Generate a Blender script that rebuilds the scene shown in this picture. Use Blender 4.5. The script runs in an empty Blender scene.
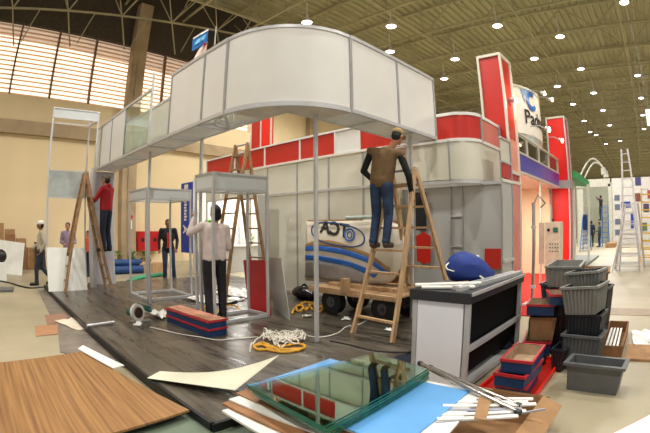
import bpy, bmesh, math, random
from mathutils import Matrix, Vector, Quaternion
random.seed(7)
PI = math.pi
SC = bpy.context.scene
COL = SC.collection

# ---------------------------------------------------------------- camera (fisheye zoom lens, hand held at eye height)
FPX, CH = 424.0, 1.57
PIT, ROL, AZ = math.radians(1.44), math.radians(-.32), math.radians(43.7)
fwd = Vector((math.cos(AZ), math.sin(AZ), 0)); rgt = Vector((math.sin(AZ), -math.cos(AZ), 0)); upv = Vector((0, 0, 1))
cp, sp_, cr, sr = math.cos(PIT), math.sin(PIT), math.cos(ROL), math.sin(ROL)
CM = Matrix(((1,0,0),(0,cp,-sp_),(0,sp_,cp))) @ Matrix(((cr,-sr,0),(sr,cr,0),(0,0,1)))
CR = Matrix((rgt, upv, -fwd)).transposed() @ CM
cd = bpy.data.cameras.new('camera'); cam = bpy.data.objects.new('camera', cd); COL.objects.link(cam)
cam.matrix_world = Matrix.Translation((0, 0, CH)) @ CR.to_4x4()
cd.type = 'PANO'
try:
    cd.panorama_type = 'FISHEYE_EQUISOLID'; cd.fisheye_lens = FPX/650*36; cd.fisheye_fov = PI
except Exception:
    cd.cycles.panorama_type = 'FISHEYE_EQUISOLID'; cd.cycles.fisheye_lens = FPX/650*36; cd.cycles.fisheye_fov = PI
cd.sensor_width = 36; cd.sensor_height = 24; cd.clip_end = 400
SC.camera = cam

# survey helpers: where a sight line from the tripod meets a known plane of the hall
def sight(px, py):
    x = (px-325)/FPX; y = -(py-216.5)/FPX; r = math.hypot(x, y)+1e-9; th = 2*math.asin(r/2)
    return CR @ Vector((x/r*math.sin(th), y/r*math.sin(th), -math.cos(th)))
def onz(px, py, z):
    d = sight(px, py); return Vector((0,0,CH)) + d*((z-CH)/d.z)
def onx(px, py, x):
    d = sight(px, py); return Vector((0,0,CH)) + d*(x/d.x)
def ony(px, py, y):
    d = sight(px, py); return Vector((0,0,CH)) + d*(y/d.y)

# ---------------------------------------------------------------- materials
def srgb(c):
    return tuple(((v/255)/12.92 if v/255 <= .04045 else ((v/255+.055)/1.055)**2.4) for v in c)+(1,)
MATS = {}
def mat(name, col, rough=.5, metal=0, var=.06, scale=6, bump=0, bscale=30, stretch=None, emit=None, es=0, trans=0, spec=None, coat=0, alpha=1, ior=None, var2=None):
    if name in MATS: return MATS[name]
    m = bpy.data.materials.new(name); m.use_nodes = True; nt = m.node_tree; N = nt.nodes; L = nt.links
    b = N['Principled BSDF']; c = srgb(col)
    tc = N.new('ShaderNodeTexCoord'); mp = N.new('ShaderNodeMapping'); L.new(tc.outputs['Object'], mp.inputs['Vector'])
    if stretch: mp.inputs['Scale'].default_value = stretch
    nz = N.new('ShaderNodeTexNoise'); nz.inputs['Scale'].default_value = scale; nz.inputs['Detail'].default_value = 5
    L.new(mp.outputs['Vector'], nz.inputs['Vector'])
    rp = N.new('ShaderNodeValToRGB'); rp.color_ramp.elements[0].position = .3; rp.color_ramp.elements[1].position = .7
    lo = tuple(max(0, v*(1-var*2)) for v in c[:3])+(1,); hi = tuple(min(1, v*(1+var*2)) for v in c[:3])+(1,)
    if var2: hi = srgb(var2)
    rp.color_ramp.elements[0].color = lo; rp.color_ramp.elements[1].color = hi
    L.new(nz.outputs['Fac'], rp.inputs['Fac']); L.new(rp.outputs['Color'], b.inputs['Base Color'])
    b.inputs['Roughness'].default_value = rough; b.inputs['Metallic'].default_value = metal
    if spec is not None: b.inputs['Specular IOR Level'].default_value = spec
    if trans: b.inputs['Transmission Weight'].default_value = trans
    if ior: b.inputs['IOR'].default_value = ior
    if coat: b.inputs['Coat Weight'].default_value = coat
    if alpha < 1: b.inputs['Alpha'].default_value = alpha
    if emit: b.inputs['Emission Color'].default_value = srgb(emit); b.inputs['Emission Strength'].default_value = es
    if bump:
        n2 = N.new('ShaderNodeTexNoise'); n2.inputs['Scale'].default_value = bscale; n2.inputs['Detail'].default_value = 4
        L.new(mp.outputs['Vector'], n2.inputs['Vector'])
        bp = N.new('ShaderNodeBump'); bp.inputs['Strength'].default_value = bump; bp.inputs['Distance'].default_value = .02
        L.new(n2.outputs['Fac'], bp.inputs['Height']); L.new(bp.outputs['Normal'], b.inputs['Normal'])
    MATS[name] = m; return m

M_alu = mat('aluminium', (196,196,196), .42, .35, .03)
M_alud = mat('dull aluminium', (164,164,162), .45, .35, .04)
M_white = mat('white laminate', (222,220,214), .42, 0, .015, 2, spec=.5)
M_cream = mat('cream laminate', (208,205,188), .42, 0, .02, 2)
M_greyp = mat('grey laminate', (176,176,172), .4, 0, .02, 2)
M_lav = mat('pale grey laminate', (178,176,184), .4, 0, .02, 2)
M_red = mat('red laminate', (188,38,26), .35, 0, .03, 2)
M_redb = mat('bright red laminate', (228,30,22), .35, 0, .03, 2)
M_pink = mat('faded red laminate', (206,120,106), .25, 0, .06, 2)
M_glass = mat('clear glass', (225,240,232), .02, 0, .01, trans=1, ior=1.45)
M_black = mat('black paint', (16,16,18), .5, 0, .1)
M_dark = mat('dark laminate', (40,42,48), .35, 0, .05)
M_rubber = mat('rubber', (20,20,20), .75, 0, .1)
M_wood = mat('pine wood', (184,150,110), .6, 0, .12, 4, stretch=(6,6,1))
M_woodd = mat('worn ladder wood', (150,116,80), .65, 0, .18, 5, stretch=(5,5,1.5))
M_board = mat('brown board', (150,104,64), .6, 0, .1, 5)
M_card = mat('cardboard', (160,122,82), .8, 0, .08, 8)
M_cardd = mat('dark cardboard', (140,98,62), .8, 0, .1, 8)
M_wsheet = mat('white sheet', (232,232,224), .35, 0, .03, 3)
M_bluesheet = mat('light blue sheet', (96,160,216), .4, 0, .03, 3)
M_bluep = mat('blue plastic', (18,54,96), .4, 0, .06, 6)
M_redrim = mat('red plastic', (178,36,44), .4, 0, .06, 6)
M_beige = mat('beige inside', (176,150,122), .6, 0, .08, 12)
M_gbin = mat('grey plastic', (88,90,90), .45, 0, .06, 8)
M_gbinl = mat('light grey plastic', (124,124,118), .45, 0, .06, 8)
M_gbind = mat('charcoal plastic', (34,38,42), .4, 0, .08, 8)
M_chrome = mat('chrome tube', (190,186,182), .2, .95, .04)
M_skin = mat('skin', (172,116,84), .5, 0, .04, 12)
M_skind = mat('tanned skin', (134,88,62), .5, 0, .04, 12)
M_hair = mat('black hair', (18,15,14), .7, 0, .15, 40, bump=.4, bscale=90)
M_jean = mat('blue denim', (38,56,84), .85, 0, .2, 9, bump=.35, bscale=25)
M_jeand = mat('dark trousers', (24,24,28), .85, 0, .15, 9, bump=.35, bscale=25)

# ---------------------------------------------------------------- mesh builder
class MB:
    def __init__(s): s.v = []; s.f = []; s.sm = []; s.mi = []; s.cur = 0
    def add(s, vs, fs, smooth=False):
        n = len(s.v); s.v += [Vector(v) for v in vs]
        for f in fs: s.f.append([i+n for i in f]); s.sm.append(smooth); s.mi.append(s.cur)
        return s
    def box(s, a, b, M=None):
        x0,y0,z0 = a; x1,y1,z1 = b
        vs = [Vector(p) for p in ((x0,y0,z0),(x1,y0,z0),(x1,y1,z0),(x0,y1,z0),(x0,y0,z1),(x1,y0,z1),(x1,y1,z1),(x0,y1,z1))]
        if M is not None: vs = [M @ v for v in vs]
        return s.add(vs, [(0,3,2,1),(4,5,6,7),(0,1,5,4),(1,2,6,5),(2,3,7,6),(3,0,4,7)])
    def bar(s, p0, p1, w=.04, h=None, up=(0,0,1)):
        p0 = Vector(p0); p1 = Vector(p1); h = h or w; d = (p1-p0).normalized(); u = Vector(up)
        if abs(d.dot(u)) > .98: u = Vector((1,0,0))
        a = d.cross(u).normalized()*w/2; b = a.cross(d).normalized()*h/2
        vs = [p+q for p in (p0,p1) for q in (-a-b, a-b, a+b, -a+b)]
        return s.add(vs, [(0,3,2,1),(4,5,6,7),(0,1,5,4),(1,2,6,5),(2,3,7,6),(3,0,4,7)])
    def cyl(s, p0, p1, r0, r1=None, n=14, caps=True):
        p0 = Vector(p0); p1 = Vector(p1); r1 = r0 if r1 is None else r1; d = (p1-p0).normalized()
        u = Vector((0,0,1)) if abs(d.z) < .95 else Vector((1,0,0)); a = d.cross(u).normalized(); b = a.cross(d)
        vs = [p0+(a*math.cos(t)+b*math.sin(t))*r0 for t in [2*PI*i/n for i in range(n)]]+[p1+(a*math.cos(t)+b*math.sin(t))*r1 for t in [2*PI*i/n for i in range(n)]]
        s.add(vs, [(i,(i+1)%n,n+(i+1)%n,n+i) for i in range(n)], True)
        if caps: s.add(vs, [tuple(range(n))[::-1], tuple(range(n,2*n))])
        return s
    def tube(s, pts, r, n=6):
        pts = [Vector(p) for p in pts]; vs = []; prev = None
        for i, p in enumerate(pts):
            d = (pts[min(i+1,len(pts)-1)]-pts[max(i-1,0)]).normalized()
            a = prev-d*prev.dot(d) if prev is not None else d.cross(Vector((0,0,1)) if abs(d.z) < .9 else Vector((1,0,0)))
            if a.length < 1e-5: a = d.cross(Vector((1,0,.3)))
            a.normalize(); prev = a; b = a.cross(d)
            vs += [p+(a*math.cos(2*PI*k/n)+b*math.sin(2*PI*k/n))*r for k in range(n)]
        fs = [(i*n+k, i*n+(k+1)%n, (i+1)*n+(k+1)%n, (i+1)*n+k) for i in range(len(pts)-1) for k in range(n)]
        fs += [tuple(range(n))[::-1], tuple(range((len(pts)-1)*n, len(pts)*n))]
        return s.add(vs, fs, True)
    def slab(s, quad, t):          # quad: corner points of the top face, t thickness
        q = [Vector(p) for p in quad]; n = len(q); vs = q+[p-Vector((0,0,t)) for p in q]
        return s.add(vs, [tuple(range(n)), tuple(range(n,2*n))[::-1]]+[(i,n+i,n+(i+1)%n,(i+1)%n) for i in range(n)])
    def prism(s, poly, d):         # poly extruded by vector d
        q = [Vector(p) for p in poly]; n = len(q); d = Vector(d); vs = q+[p+d for p in q]
        return s.add(vs, [tuple(range(n))[::-1], tuple(range(n,2*n))]+[(i,(i+1)%n,n+(i+1)%n,n+i) for i in range(n)])
    def ell(s, c, r, rot=None, n=14, m=9):
        c = Vector(c); r = (r,r,r) if isinstance(r,(int,float)) else r; R = rot or Matrix.Identity(3)
        vs = [c+R@Vector((0,0,-r[2]))]
        for j in range(1,m):
            ph = -PI/2+PI*j/m
            vs += [c+R@Vector((r[0]*math.cos(ph)*math.cos(2*PI*i/n), r[1]*math.cos(ph)*math.sin(2*PI*i/n), r[2]*math.sin(ph))) for i in range(n)]
        vs.append(c+R@Vector((0,0,r[2]))); T = len(vs)-1
        fs = [(0,1+(i+1)%n,1+i) for i in range(n)]
        for j in range(m-2): fs += [(1+j*n+i,1+j*n+(i+1)%n,1+(j+1)*n+(i+1)%n,1+(j+1)*n+i) for i in range(n)]
        fs += [(T,1+(m-2)*n+i,1+(m-2)*n+(i+1)%n) for i in range(n)]
        return s.add(vs, fs, True)
    def cap(s, p0, p1, r0, r1=None, n=12):   # tapered capsule
        r1 = r0 if r1 is None else r1
        s.cyl(p0, p1, r0, r1, n); s.ell(p0, r0, n=n, m=7); return s.ell(p1, r1, n=n, m=7)
    def lathe(s, prof, c=(0,0,0), n=20):
        c = Vector(c); vs = [c+Vector((r*math.cos(2*PI*i/n), r*math.sin(2*PI*i/n), z)) for r,z in prof for i in range(n)]
        return s.add(vs, [(j*n+i,j*n+(i+1)%n,(j+1)*n+(i+1)%n,(j+1)*n+i) for j in range(len(prof)-1) for i in range(n)], True)

def mk(name, mb, mats, parent=None, bevel=0, world=True):
    """link one mesh object; parented meshes given in world coordinates are shifted into the parent's frame"""
    me = bpy.data.meshes.new(name); vs = mb.v
    o = bpy.data.objects.new(name, me)
    if parent is None:
        xs = [v.x for v in vs]; ys = [v.y for v in vs]; zs = [v.z for v in vs]
        c = Vector(((min(xs)+max(xs))/2, (min(ys)+max(ys))/2, min(zs))); o.location = c
        vs = [v-c for v in vs]
    elif world:
        w = Vector((0,0,0)); p = parent
        off = Vector(p.get('_o', (0,0,0)))
        vs = [v-off for v in vs]; o['_o'] = tuple(off)
    me.from_pydata([tuple(v) for v in vs], [], mb.f)
    me.polygons.foreach_set('use_smooth', mb.sm)
    for m in (mats if isinstance(mats, (list,tuple)) else [mats]): me.materials.append(m)
    me.polygons.foreach_set('material_index', mb.mi)
    me.update()
    bm = bmesh.new(); bm.from_mesh(me); bmesh.ops.recalc_face_normals(bm, faces=bm.faces); bm.to_mesh(me); bm.free()
    if any(mb.sm): me.set_sharp_from_angle(angle=math.radians(38))
    COL.objects.link(o)
    if parent is not None: o.parent = parent
    if bevel:
        b = o.modifiers.new('bevel', 'BEVEL'); b.width = bevel; b.segments = 2; b.limit_method = 'ANGLE'
    return o
def tag(o, label=None, cat=None, group=None, kind=None):
    if label: o['label'] = label
    if cat: o['category'] = cat
    if group: o['group'] = group
    if kind: o['kind'] = kind
    return o
def thing(name, label, cat, loc=(0,0,0), rz=0, group=None, world=True):
    o = bpy.data.objects.new(name, None); COL.objects.link(o); o.location = loc; o.rotation_euler = (0,0,rz)
    o.empty_display_size = .1
    if world: o['_o'] = tuple(loc)
    return tag(o, label, cat, group)
def solo(name, mb, m, label, cat, group=None, bevel=0): return tag(mk(name, mb, m, None, bevel), label, cat, group)
def struct(name, mb, m, parent=None, **k):
    o = mk(name, mb, m, parent, **k)
    if parent is None: o['kind'] = 'structure'
    return o
def dup(root, loc=None, rz=None, label=None, group=None):
    r = root.copy(); COL.objects.link(r)
    if loc is not None: r.location = loc
    if rz is not None: r.rotation_euler = (0,0,rz)
    if label: r['label'] = label
    if group: r['group'] = group
    for ch in list(root.children):
        c = ch.copy(); COL.objects.link(c); c.parent = r
        for g in list(ch.children):
            d = g.copy(); COL.objects.link(d); d.parent = c
    return r
def P(name, parent, m, bevel=0, **k):     # quick part holder: with-like usage -> returns (mb, finish)
    mb = MB(); return mb

def textmesh(s, size, bold=0, shear=0):
    c = bpy.data.curves.new('t', 'FONT'); c.body = s; c.size = size; c.extrude = .004; c.offset = bold; c.shear = shear
    c.align_x = 'CENTER'; c.align_y = 'CENTER'; c.resolution_u = 4
    o = bpy.data.objects.new('t', c); COL.objects.link(o); bpy.context.view_layer.update()
    me = bpy.data.meshes.new_from_object(o.evaluated_get(bpy.context.evaluated_depsgraph_get()))
    mb = MB(); mb.add([v.co.copy() for v in me.vertices], [tuple(p.vertices) for p in me.polygons])
    bpy.data.objects.remove(o); bpy.data.meshes.remove(me); bpy.data.curves.remove(c)
    return mb

# ================================================================= THE HALL
def floor_material():
    m = mat('concrete floor', (160,149,122), .42, 0, .07, .6, bump=.08, bscale=3, var2=(176,165,138)); return m
f = MB(); f.box((-14,-40,-.1), (140,30,0)); struct('floor', f, floor_material())
f = MB(); f.box((7.62,-20,.001), (8.25,1.2,.006)); struct('trim_1', f, mat('grey duct cover', (150,134,112), .6))
f = MB(); f.box((16.3,-20,.001), (16.8,1.2,.006)); struct('trim_2', f, mat('grey duct cover', (150,134,112), .6))

# side wall of the hall, turned five degrees to the stands
W5 = math.radians(5)
wall = bpy.data.objects.new('wall_left', None); COL.objects.link(wall); wall.location = (0,17.3,0); wall.rotation_euler = (0,0,W5); wall['kind'] = 'structure'
def wl(name, mb, m, parent=wall, **k): return mk(name, mb, m, parent, world=False, **k)
M_wall = mat('cream wall', (222,200,158), .8, 0, .03, .5)
M_conc = mat('concrete', (168,146,114), .85, 0, .08, 1.5, bump=.1, bscale=12)
f = MB(); f.box((-26,0,0), (138,.3,6.75)); f.box((13.46,0,6.75),(138,.3,9.9)); wl('masonry', f, M_wall)
f = MB(); f.box((-26,0,9.9), (138,.3,13.6)); wl('upper_cladding', f, mat('dark cladding', (70,60,46), .8, 0, .1))
f = MB(); f.box((-26,-.22,5.15), (18,0,5.68)); wl('beam', f, M_conc)
for s0 in (-18.1, -12.1, -6.1, .1-.6, 18.5, 30.7, 42.9, 55):
    f = MB(); f.box((s0-.38,-.35,0), (s0+.38,0,5.15 if s0 < 10 else 12)); wl('pillar', f, M_conc)
f = MB(); f.box((5.8,-.42,0), (6.52,0,12.1)); f.box((6.08,-.46,0), (6.14,-.42,9)); wl('pillar', f, M_conc, bevel=.02)
M_sky = mat('daylight behind louvres', (255,240,214), .6, emit=(255,242,222), es=1.2)
M_eaveshade = mat('shade of the eaves', (214,186,150), .8, emit=(206,190,172), es=.6)  # dimmer glowing backing: the overhang's shade is put into its colour
M_slat = mat('translucent louvre', (226,204,178), .7, 0, .04)
_n = M_slat.node_tree; _t = _n.nodes.new('ShaderNodeBsdfTranslucent'); _t.inputs[0].default_value = srgb((244,222,198)); _m = _n.nodes.new('ShaderNodeMixShader'); _m.inputs[0].default_value = .6
_n.links.new(_n.nodes['Principled BSDF'].outputs[0], _m.inputs[1]); _n.links.new(_t.outputs[0], _m.inputs[2]); _n.links.new(_m.outputs[0], _n.nodes['Material Output'].inputs[0])
M_mull = mat('brown mullion', (120,88,60), .7)
k = 0
for i in range(-12, 7):
    s0 = .3+1.88*i; s1 = s0+1.88
    k += 1
    w = bpy.data.objects.new('window_%d' % k, None); COL.objects.link(w); w.location = wall.location; w.rotation_euler = wall.rotation_euler; w['kind'] = 'structure'
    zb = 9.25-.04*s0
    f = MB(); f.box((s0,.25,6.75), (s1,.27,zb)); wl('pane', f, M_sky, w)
    f = MB(); f.box((s0,.25,zb), (s1,.27,9.9)); wl('eaves_shade_panel', f, M_eaveshade, w)
    f = MB()
    for j in range(16):
        z = 6.78+j*.197
        f.box((s0+.03,.1,z), (s1-.03,.16,z+.055))
    wl('louvre', f, M_slat, w)
    f = MB(); f.box((s0-.035,.0,6.75), (s0+.035,.2,9.9)); wl('mullion', f, M_mull, w)
f = MB(); f.box((139,-40,0), (139.4,30,14)); struct('wall_back', f, mat('far wall', (150,138,112), .8))

# roof: folded deck above a grid of lattice trusses
ceil = bpy.data.objects.new('ceiling', None); COL.objects.link(ceil); ceil['kind'] = 'structure'
M_deck = mat('roof deck', (170,164,128), .6, 0, .05, .5); M_truss = mat('truss steel', (174,166,132), .6, 0, .06, 1)
f = MB(); y = -26; prof = []
while y < 24:
    prof += [(y,13.75),(y+.16,13.75),(y+.22,13.62),(y+.38,13.62)]; y += .44
vs = []; 
for yy,zz in prof: vs += [(-14,yy,zz),(140,yy,zz)]
f.add(vs, [(2*i,2*i+1,2*i+3,2*i+2) for i in range(len(prof)-1)]); f.box((-14,-26,13.78),(140,24,13.85))
mk('roof_deck', f, M_deck, ceil)
xs = [-8.5+3.4*i for i in range(32)]
for i, x in enumerate(xs):
    f = MB(); zb, zt = 12.0, 13.5
    f.bar((x,-24,zb),(x,19,zb),.1); f.bar((x,-24,zt),(x,19,zt),.1)
    y = -24; up = i % 2
    while y < 19:
        f.bar((x,y,zb if up else zt),(x,min(y+1.8,19),zt if up else zb),.055); up = 1-up; y += 1.8
    mk('truss', f, M_truss, ceil)
for j, y in enumerate([-22+5.4*i for i in range(8)]):
    f = MB(); f.bar((-12,y,12.0),(96,y,12.0),.09)
    for x in xs[:-1]: f.bar((x,y,12.0),(x+1.7,y+1.5,13.5),.045); f.bar((x+1.7,y+1.5,13.5),(x+3.4,y,12.0),.045); f.bar((x,y,12),(x,y,13.5),.045)
    mk('tie_truss', f, M_truss, ceil)

# sloping edge truss along the window wall
f = MB(); A_, B_ = Vector((-7,16.7,9.55)), Vector((14,17.2,11.95)); f.bar(A_, B_, .08)
for i in range(8):
    n0 = A_.lerp(B_, (i+.5)/8)
    for dx, dy in ((-1.6,-1.9),(1.6,-1.9),(-1.4,.2),(1.4,.2)): f.bar(n0, (n0.x+dx, n0.y+dy, 13.4), .045)
    f.bar(n0, (n0.x+.5, 17.3, n0.z-1.5), .05); f.bar(n0+Vector((1.3,0,.14)), (n0.x+.8, 17.3, n0.z-1.3), .035)
mk('edge_truss', f, M_truss, ceil)
# high bay lamps hung from the trusses
LZ = 11.2
lamp = thing('ceiling_lamp', 'round high bay lamp hanging from the roof trusses', 'lamp', (0,0,LZ), 0, 'high bay lamps under the roof', world=False)
f = MB(); f.cyl((0,0,.1),(0,0,1.0),.03); f.cyl((0,0,.1),(0,0,.34),.1,.07); mk('stem', f, mat('lamp housing', (210,206,196), .4), lamp, world=False)
f = MB(); f.lathe([(.08,.14),(.14,.1),(.24,-.06),(.27,-.12),(.25,-.12),(.12,.08)]); mk('reflector', f, mat('lamp reflector', (225,222,214), .3, .2), lamp, world=False)
f = MB(); f.lathe([(0.001,-.05),(.1,-.07),(.2,-.09),(.23,-.1)]); f.lathe([(.23,-.1),(.2,-.12),(.1,-.15),(.001,-.16)])
mk('lens', f, mat('lamp lens', (255,250,255), .3, emit=(255,248,255), es=9), lamp, world=False)
spots = []
for px, py in ((559.6,34.8),(580.4,67.5),(593.4,91.6),(602.8,109.2),(609.6,124.2),(623.6,.5),(637.3,74),(640.9,96.7),(642.6,114),
               (534,57),(557.3,85),(572.8,103),(584,119.8),(391,24.5),(454.9,57.6),(307,20.5),(390,50),(444.2,77.4),(497,24),(596,134),(620,140),(644,128),(606,143),(590,131)):
    q = onz(px, py, LZ); spots.append((q.x, q.y))
first = True
for x, y in spots+[(9,-4),(4,2),(-3,-2),(-2,8),(4,-10),(14,-12),(5,7.5)]:
    if first: lamp.location = (x,y,LZ); first = False
    else: dup(lamp, (x,y,LZ))
def light(kind, loc, power, col=(1,.95,.86), size=.3, rot=None):
    l = bpy.data.lights.new('light', kind); l.energy = power; l.color = col
    if kind in ('POINT','SPOT'): l.shadow_soft_size = size
    if kind == 'AREA': l.size = size
    if kind == 'SPOT': l.spot_size = math.radians(150); l.spot_blend = .5
    o = bpy.data.objects.new('lamp_and_fill_light', l); o.location = loc
    if rot: o.rotation_euler = rot
    COL.objects.link(o); return o
LP = 1650
for x, y in [(38,3),(50,-3),(62,4),(36,-10),(78,-3),(95,2),(112,-2)]: light('SPOT', (x,y,LZ-.3), 3600 if x < 60 else 9000, (1,.97,.92), .28)  # fill spots added without fixtures to brighten the far hall
for x, y in [(4,2),(-3,-2),(-2,8),(9,-4),(4,-10),(5,7.5)]+[spots[i] for i in (0,1,3,6,10,13,14,15,17)]:
    light('SPOT', (x,y,LZ-.3), LP, (1,.97,.92), .28)
w = bpy.data.worlds.new('hall ambient fill'); SC.world = w; w.use_nodes = True  # even warm ambient fill, added through the hall's open sides
w.node_tree.nodes['Background'].inputs[0].default_value = (1,.95,.88,1); w.node_tree.nodes['Background'].inputs[1].default_value = .62
SC.view_settings.view_transform = 'Standard'; SC.view_settings.look = 'None'; SC.view_settings.gamma = 1; SC.view_settings.exposure = .12
SC.cycles.max_bounces = 18; SC.cycles.transmission_bounces = 18; SC.cycles.glossy_bounces = 5; SC.cycles.diffuse_bounces = 4; SC.cycles.transparent_max_bounces = 12; SC.cycles.sample_clamp_indirect = 6
SC.cycles.use_denoising = True
# ================================================================= RAISED FLOOR AND THE BIG STAND
def platform_material():
    m = bpy.data.materials.new('boards under plastic film'); m.use_nodes = True; nt = m.node_tree; N = nt.nodes; L = nt.links; b = N['Principled BSDF']
    tc = N.new('ShaderNodeTexCoord'); mp = N.new('ShaderNodeMapping'); L.new(tc.outputs['Object'], mp.inputs['Vector'])
    mp.inputs['Scale'].default_value = (3.2,.5,1)
    n1 = N.new('ShaderNodeTexNoise'); n1.inputs['Scale'].default_value = 2.2; n1.inputs['Detail'].default_value = 6; n1.inputs['Roughness'].default_value = .65; L.new(mp.outputs['Vector'], n1.inputs['Vector'])
    r = N.new('ShaderNodeValToRGB'); r.color_ramp.elements[0].position = .3; r.color_ramp.elements[1].position = .72
    r.color_ramp.elements[0].color = srgb((42,38,33)); r.color_ramp.elements[1].color = srgb((114,106,92)); L.new(n1.outputs['Fac'], r.inputs['Fac'])
    br = N.new('ShaderNodeTexBrick'); mb2 = N.new('ShaderNodeMapping'); mb2.inputs['Rotation'].default_value = (0,0,PI/2); L.new(tc.outputs['Object'], mb2.inputs['Vector']); L.new(mb2.outputs['Vector'], br.inputs['Vector'])
    br.inputs['Scale'].default_value = 1; br.inputs['Brick Width'].default_value = 2.4; br.inputs['Row Height'].default_value = .62; br.inputs['Mortar Size'].default_value = .012
    br.inputs['Color1'].default_value = (1,1,1,1); br.inputs['Color2'].default_value = (.8,.8,.8,1); br.inputs['Mortar'].default_value = (.35,.33,.3,1)
    mx = N.new('ShaderNodeMix'); mx.data_type = 'RGBA'; mx.blend_type = 'MULTIPLY'; mx.inputs[0].default_value = 1
    L.new(r.outputs['Color'], mx.inputs[6]); L.new(br.outputs['Color'], mx.inputs[7]); L.new(mx.outputs[2], b.inputs['Base Color'])
    n2 = N.new('ShaderNodeTexNoise'); n2.inputs['Scale'].default_value = 3; n2.inputs['Detail'].default_value = 5; n2.inputs['Distortion'].default_value = 1.2
    mq = N.new('ShaderNodeMapping'); mq.inputs['Scale'].default_value = (2.2,.7,1); L.new(tc.outputs['Object'], mq.inputs['Vector']); L.new(mq.outputs['Vector'], n2.inputs['Vector'])
    bp = N.new('ShaderNodeBump'); bp.inputs['Strength'].default_value = .35; bp.inputs['Distance'].default_value = .03; L.new(n2.outputs['Fac'], bp.inputs['Height']); L.new(bp.outputs['Normal'], b.inputs['Normal'])
    rr = N.new('ShaderNodeMapRange'); rr.inputs['To Min'].default_value = .12; rr.inputs['To Max'].default_value = .5; L.new(n1.outputs['Fac'], rr.inputs['Value']); L.new(rr.outputs['Result'], b.inputs['Roughness'])
    b.inputs['Specular IOR Level'].default_value = .5
    return m
pl = thing('raised_floor', 'low raised wooden floor covered in dark shiny plastic film under the white stand', 'floor platform', (1.45,2.55,0))
f = MB(); f.box((1.47,2.57,0),(7.2,11.25,.1)); mk('deck', f, platform_material(), pl)
f = MB(); f.box((1.44,2.55,0),(1.475,11.25,.104)); f.box((1.44,2.54,0),(7.2,2.575,.104)); mk('edge_strip', f, M_black, pl)
def post(root, x, y, z0, z1, s=.045, m=None, name='post'):
    f = MB(); f.box((x-s/2,y-s/2,z0),(x+s/2,y+s/2,z1)); return mk(name, f, m or M_alu, root, bevel=.004)
def rail(root, a, b, h=.05, w=.045, name='rail', m=None):
    f = MB(); f.bar(a, b, w, h); return mk(name, f, m or M_alu, root)
# panel on a vertical plane x=c or y=c
def panel(root, axis, c, a0, a1, z0, z1, m, t=.012, name='panel', label=None):
    f = MB()
    if axis == 'x': f.box((c-t/2,a0,z0),(c+t/2,a1,z1))
    else: f.box((a0,c-t/2,z0),(a1,c+t/2,z1))
    o = mk(name, f, m, root)
    if label: o['label'] = label
    return o

hd = thing('stand_fascia', 'tall white panelled fascia with a rounded front corner, raised on thin aluminium posts', 'exhibition stand', (2.85,3.35,.1))
ZB, ZT = 3.02, 4.12; XO, YO, XI, YI = 2.85, 3.35, 3.4, 3.9
ys = [4.5,5.1,6.2]
for a, b in zip(ys[:-1], ys[1:]): panel(hd,'x',XO,a+.02,b-.02,ZB+.04,ZT-.04,M_white)
for a, b in ((8.5,9.5),(9.5,10.45),(10.45,10.9)): panel(hd,'x',XO,a+.02,b-.02,ZB+.04,ZT-.04,M_white)
panel(hd,'x',XO,7.08,8.48,ZB+.04,ZT-.04,M_glass,.008,'glass_pane')
for a, b in ((4.02,5.08),(5.08,6.2)): panel(hd,'y',YO,a+.02,b-.02,ZB+.04,ZT-.04,M_white)
def arc(cx, cy, r, a0, a1, n=28): return [(cx+r*math.cos(math.radians(a0+(a1-a0)*i/n)), cy+r*math.sin(math.radians(a0+(a1-a0)*i/n))) for i in range(n+1)]
def curved(root, pts, z0, z1, t, m, name, cx, cy):
    f = MB(); vs = []
    for x, y in pts:
        d = Vector((cx-x, cy-y, 0)).normalized()*t
        vs += [(x,y,z0),(x,y,z1),(x+d.x,y+d.y,z1),(x+d.x,y+d.y,z0)]
    n = len(pts)
    f.add(vs, [(4*i+k,4*i+(k+1)%4,4*i+4+(k+1)%4,4*i+4+k) for i in range(n-1) for k in range(4)]+[(0,1,2,3),(4*n-4,4*n-1,4*n-2,4*n-3)], False)
    o = mk(name, f, m, root)
    for p in o.data.polygons: p.use_smooth = abs(p.normal.z) < .5
    o.data.set_sharp_from_angle(angle=math.radians(38))
    return o
A = arc(4.0,4.5,1.15,180,270)
curved(hd, A[:], ZB+.04, ZT-.04, .012, M_white, 'curved_panel', 4.0, 4.5)
A2 = arc(4.0,4.5,1.165,180,270)
curved(hd, A2, ZT-.045, ZT, .05, M_alu, 'curved_rail', 4.0, 4.5); curved(hd, A2, ZB-.01, ZB+.05, .05, M_alu, 'curved_rail', 4.0, 4.5)
for z in (ZB+.02, ZT-.02):
    if z < 3.5: rail(hd, (XO,4.5,z), (XO,10.9,z))
    else: rail(hd, (XO,4.5,z), (XO,6.2,z)); rail(hd, (XO,7.05,z), (XO,10.9,z))
    rail(hd, (4.0,YO,z), (6.22,YO,z)); rail(hd, (XI,YI,z), (XI,10.9,z)); rail(hd, (XI,YI,z), (6.3,YI,z))
for y in (4.5,5.1,6.2,8.5,9.5,10.45,10.9): post(hd, XO-.002, y, ZB, ZT, .04, M_alud, 'mullion')
for x in (4.0,5.08,6.21): post(hd, x, YO-.002, ZB, ZT, .04, M_alud, 'mullion')
for a, b in ((3.95,5.1),(5.1,6.2),(6.2,7.3),(7.3,8.4),(8.4,9.5),(9.5,10.9)): panel(hd,'x',XI,a+.01,b-.01,ZB+.04,ZT-.04,M_cream,name='inner_panel')
for a, b in ((3.42,4.5),(4.5,5.6),(5.6,6.3)): panel(hd,'y',YI,a+.01,b-.01,ZB+.04,ZT-.04,M_cream,name='inner_panel')
M_soff = mat('frosted soffit', (226,230,230), .35, 0, .05, 3)
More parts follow.
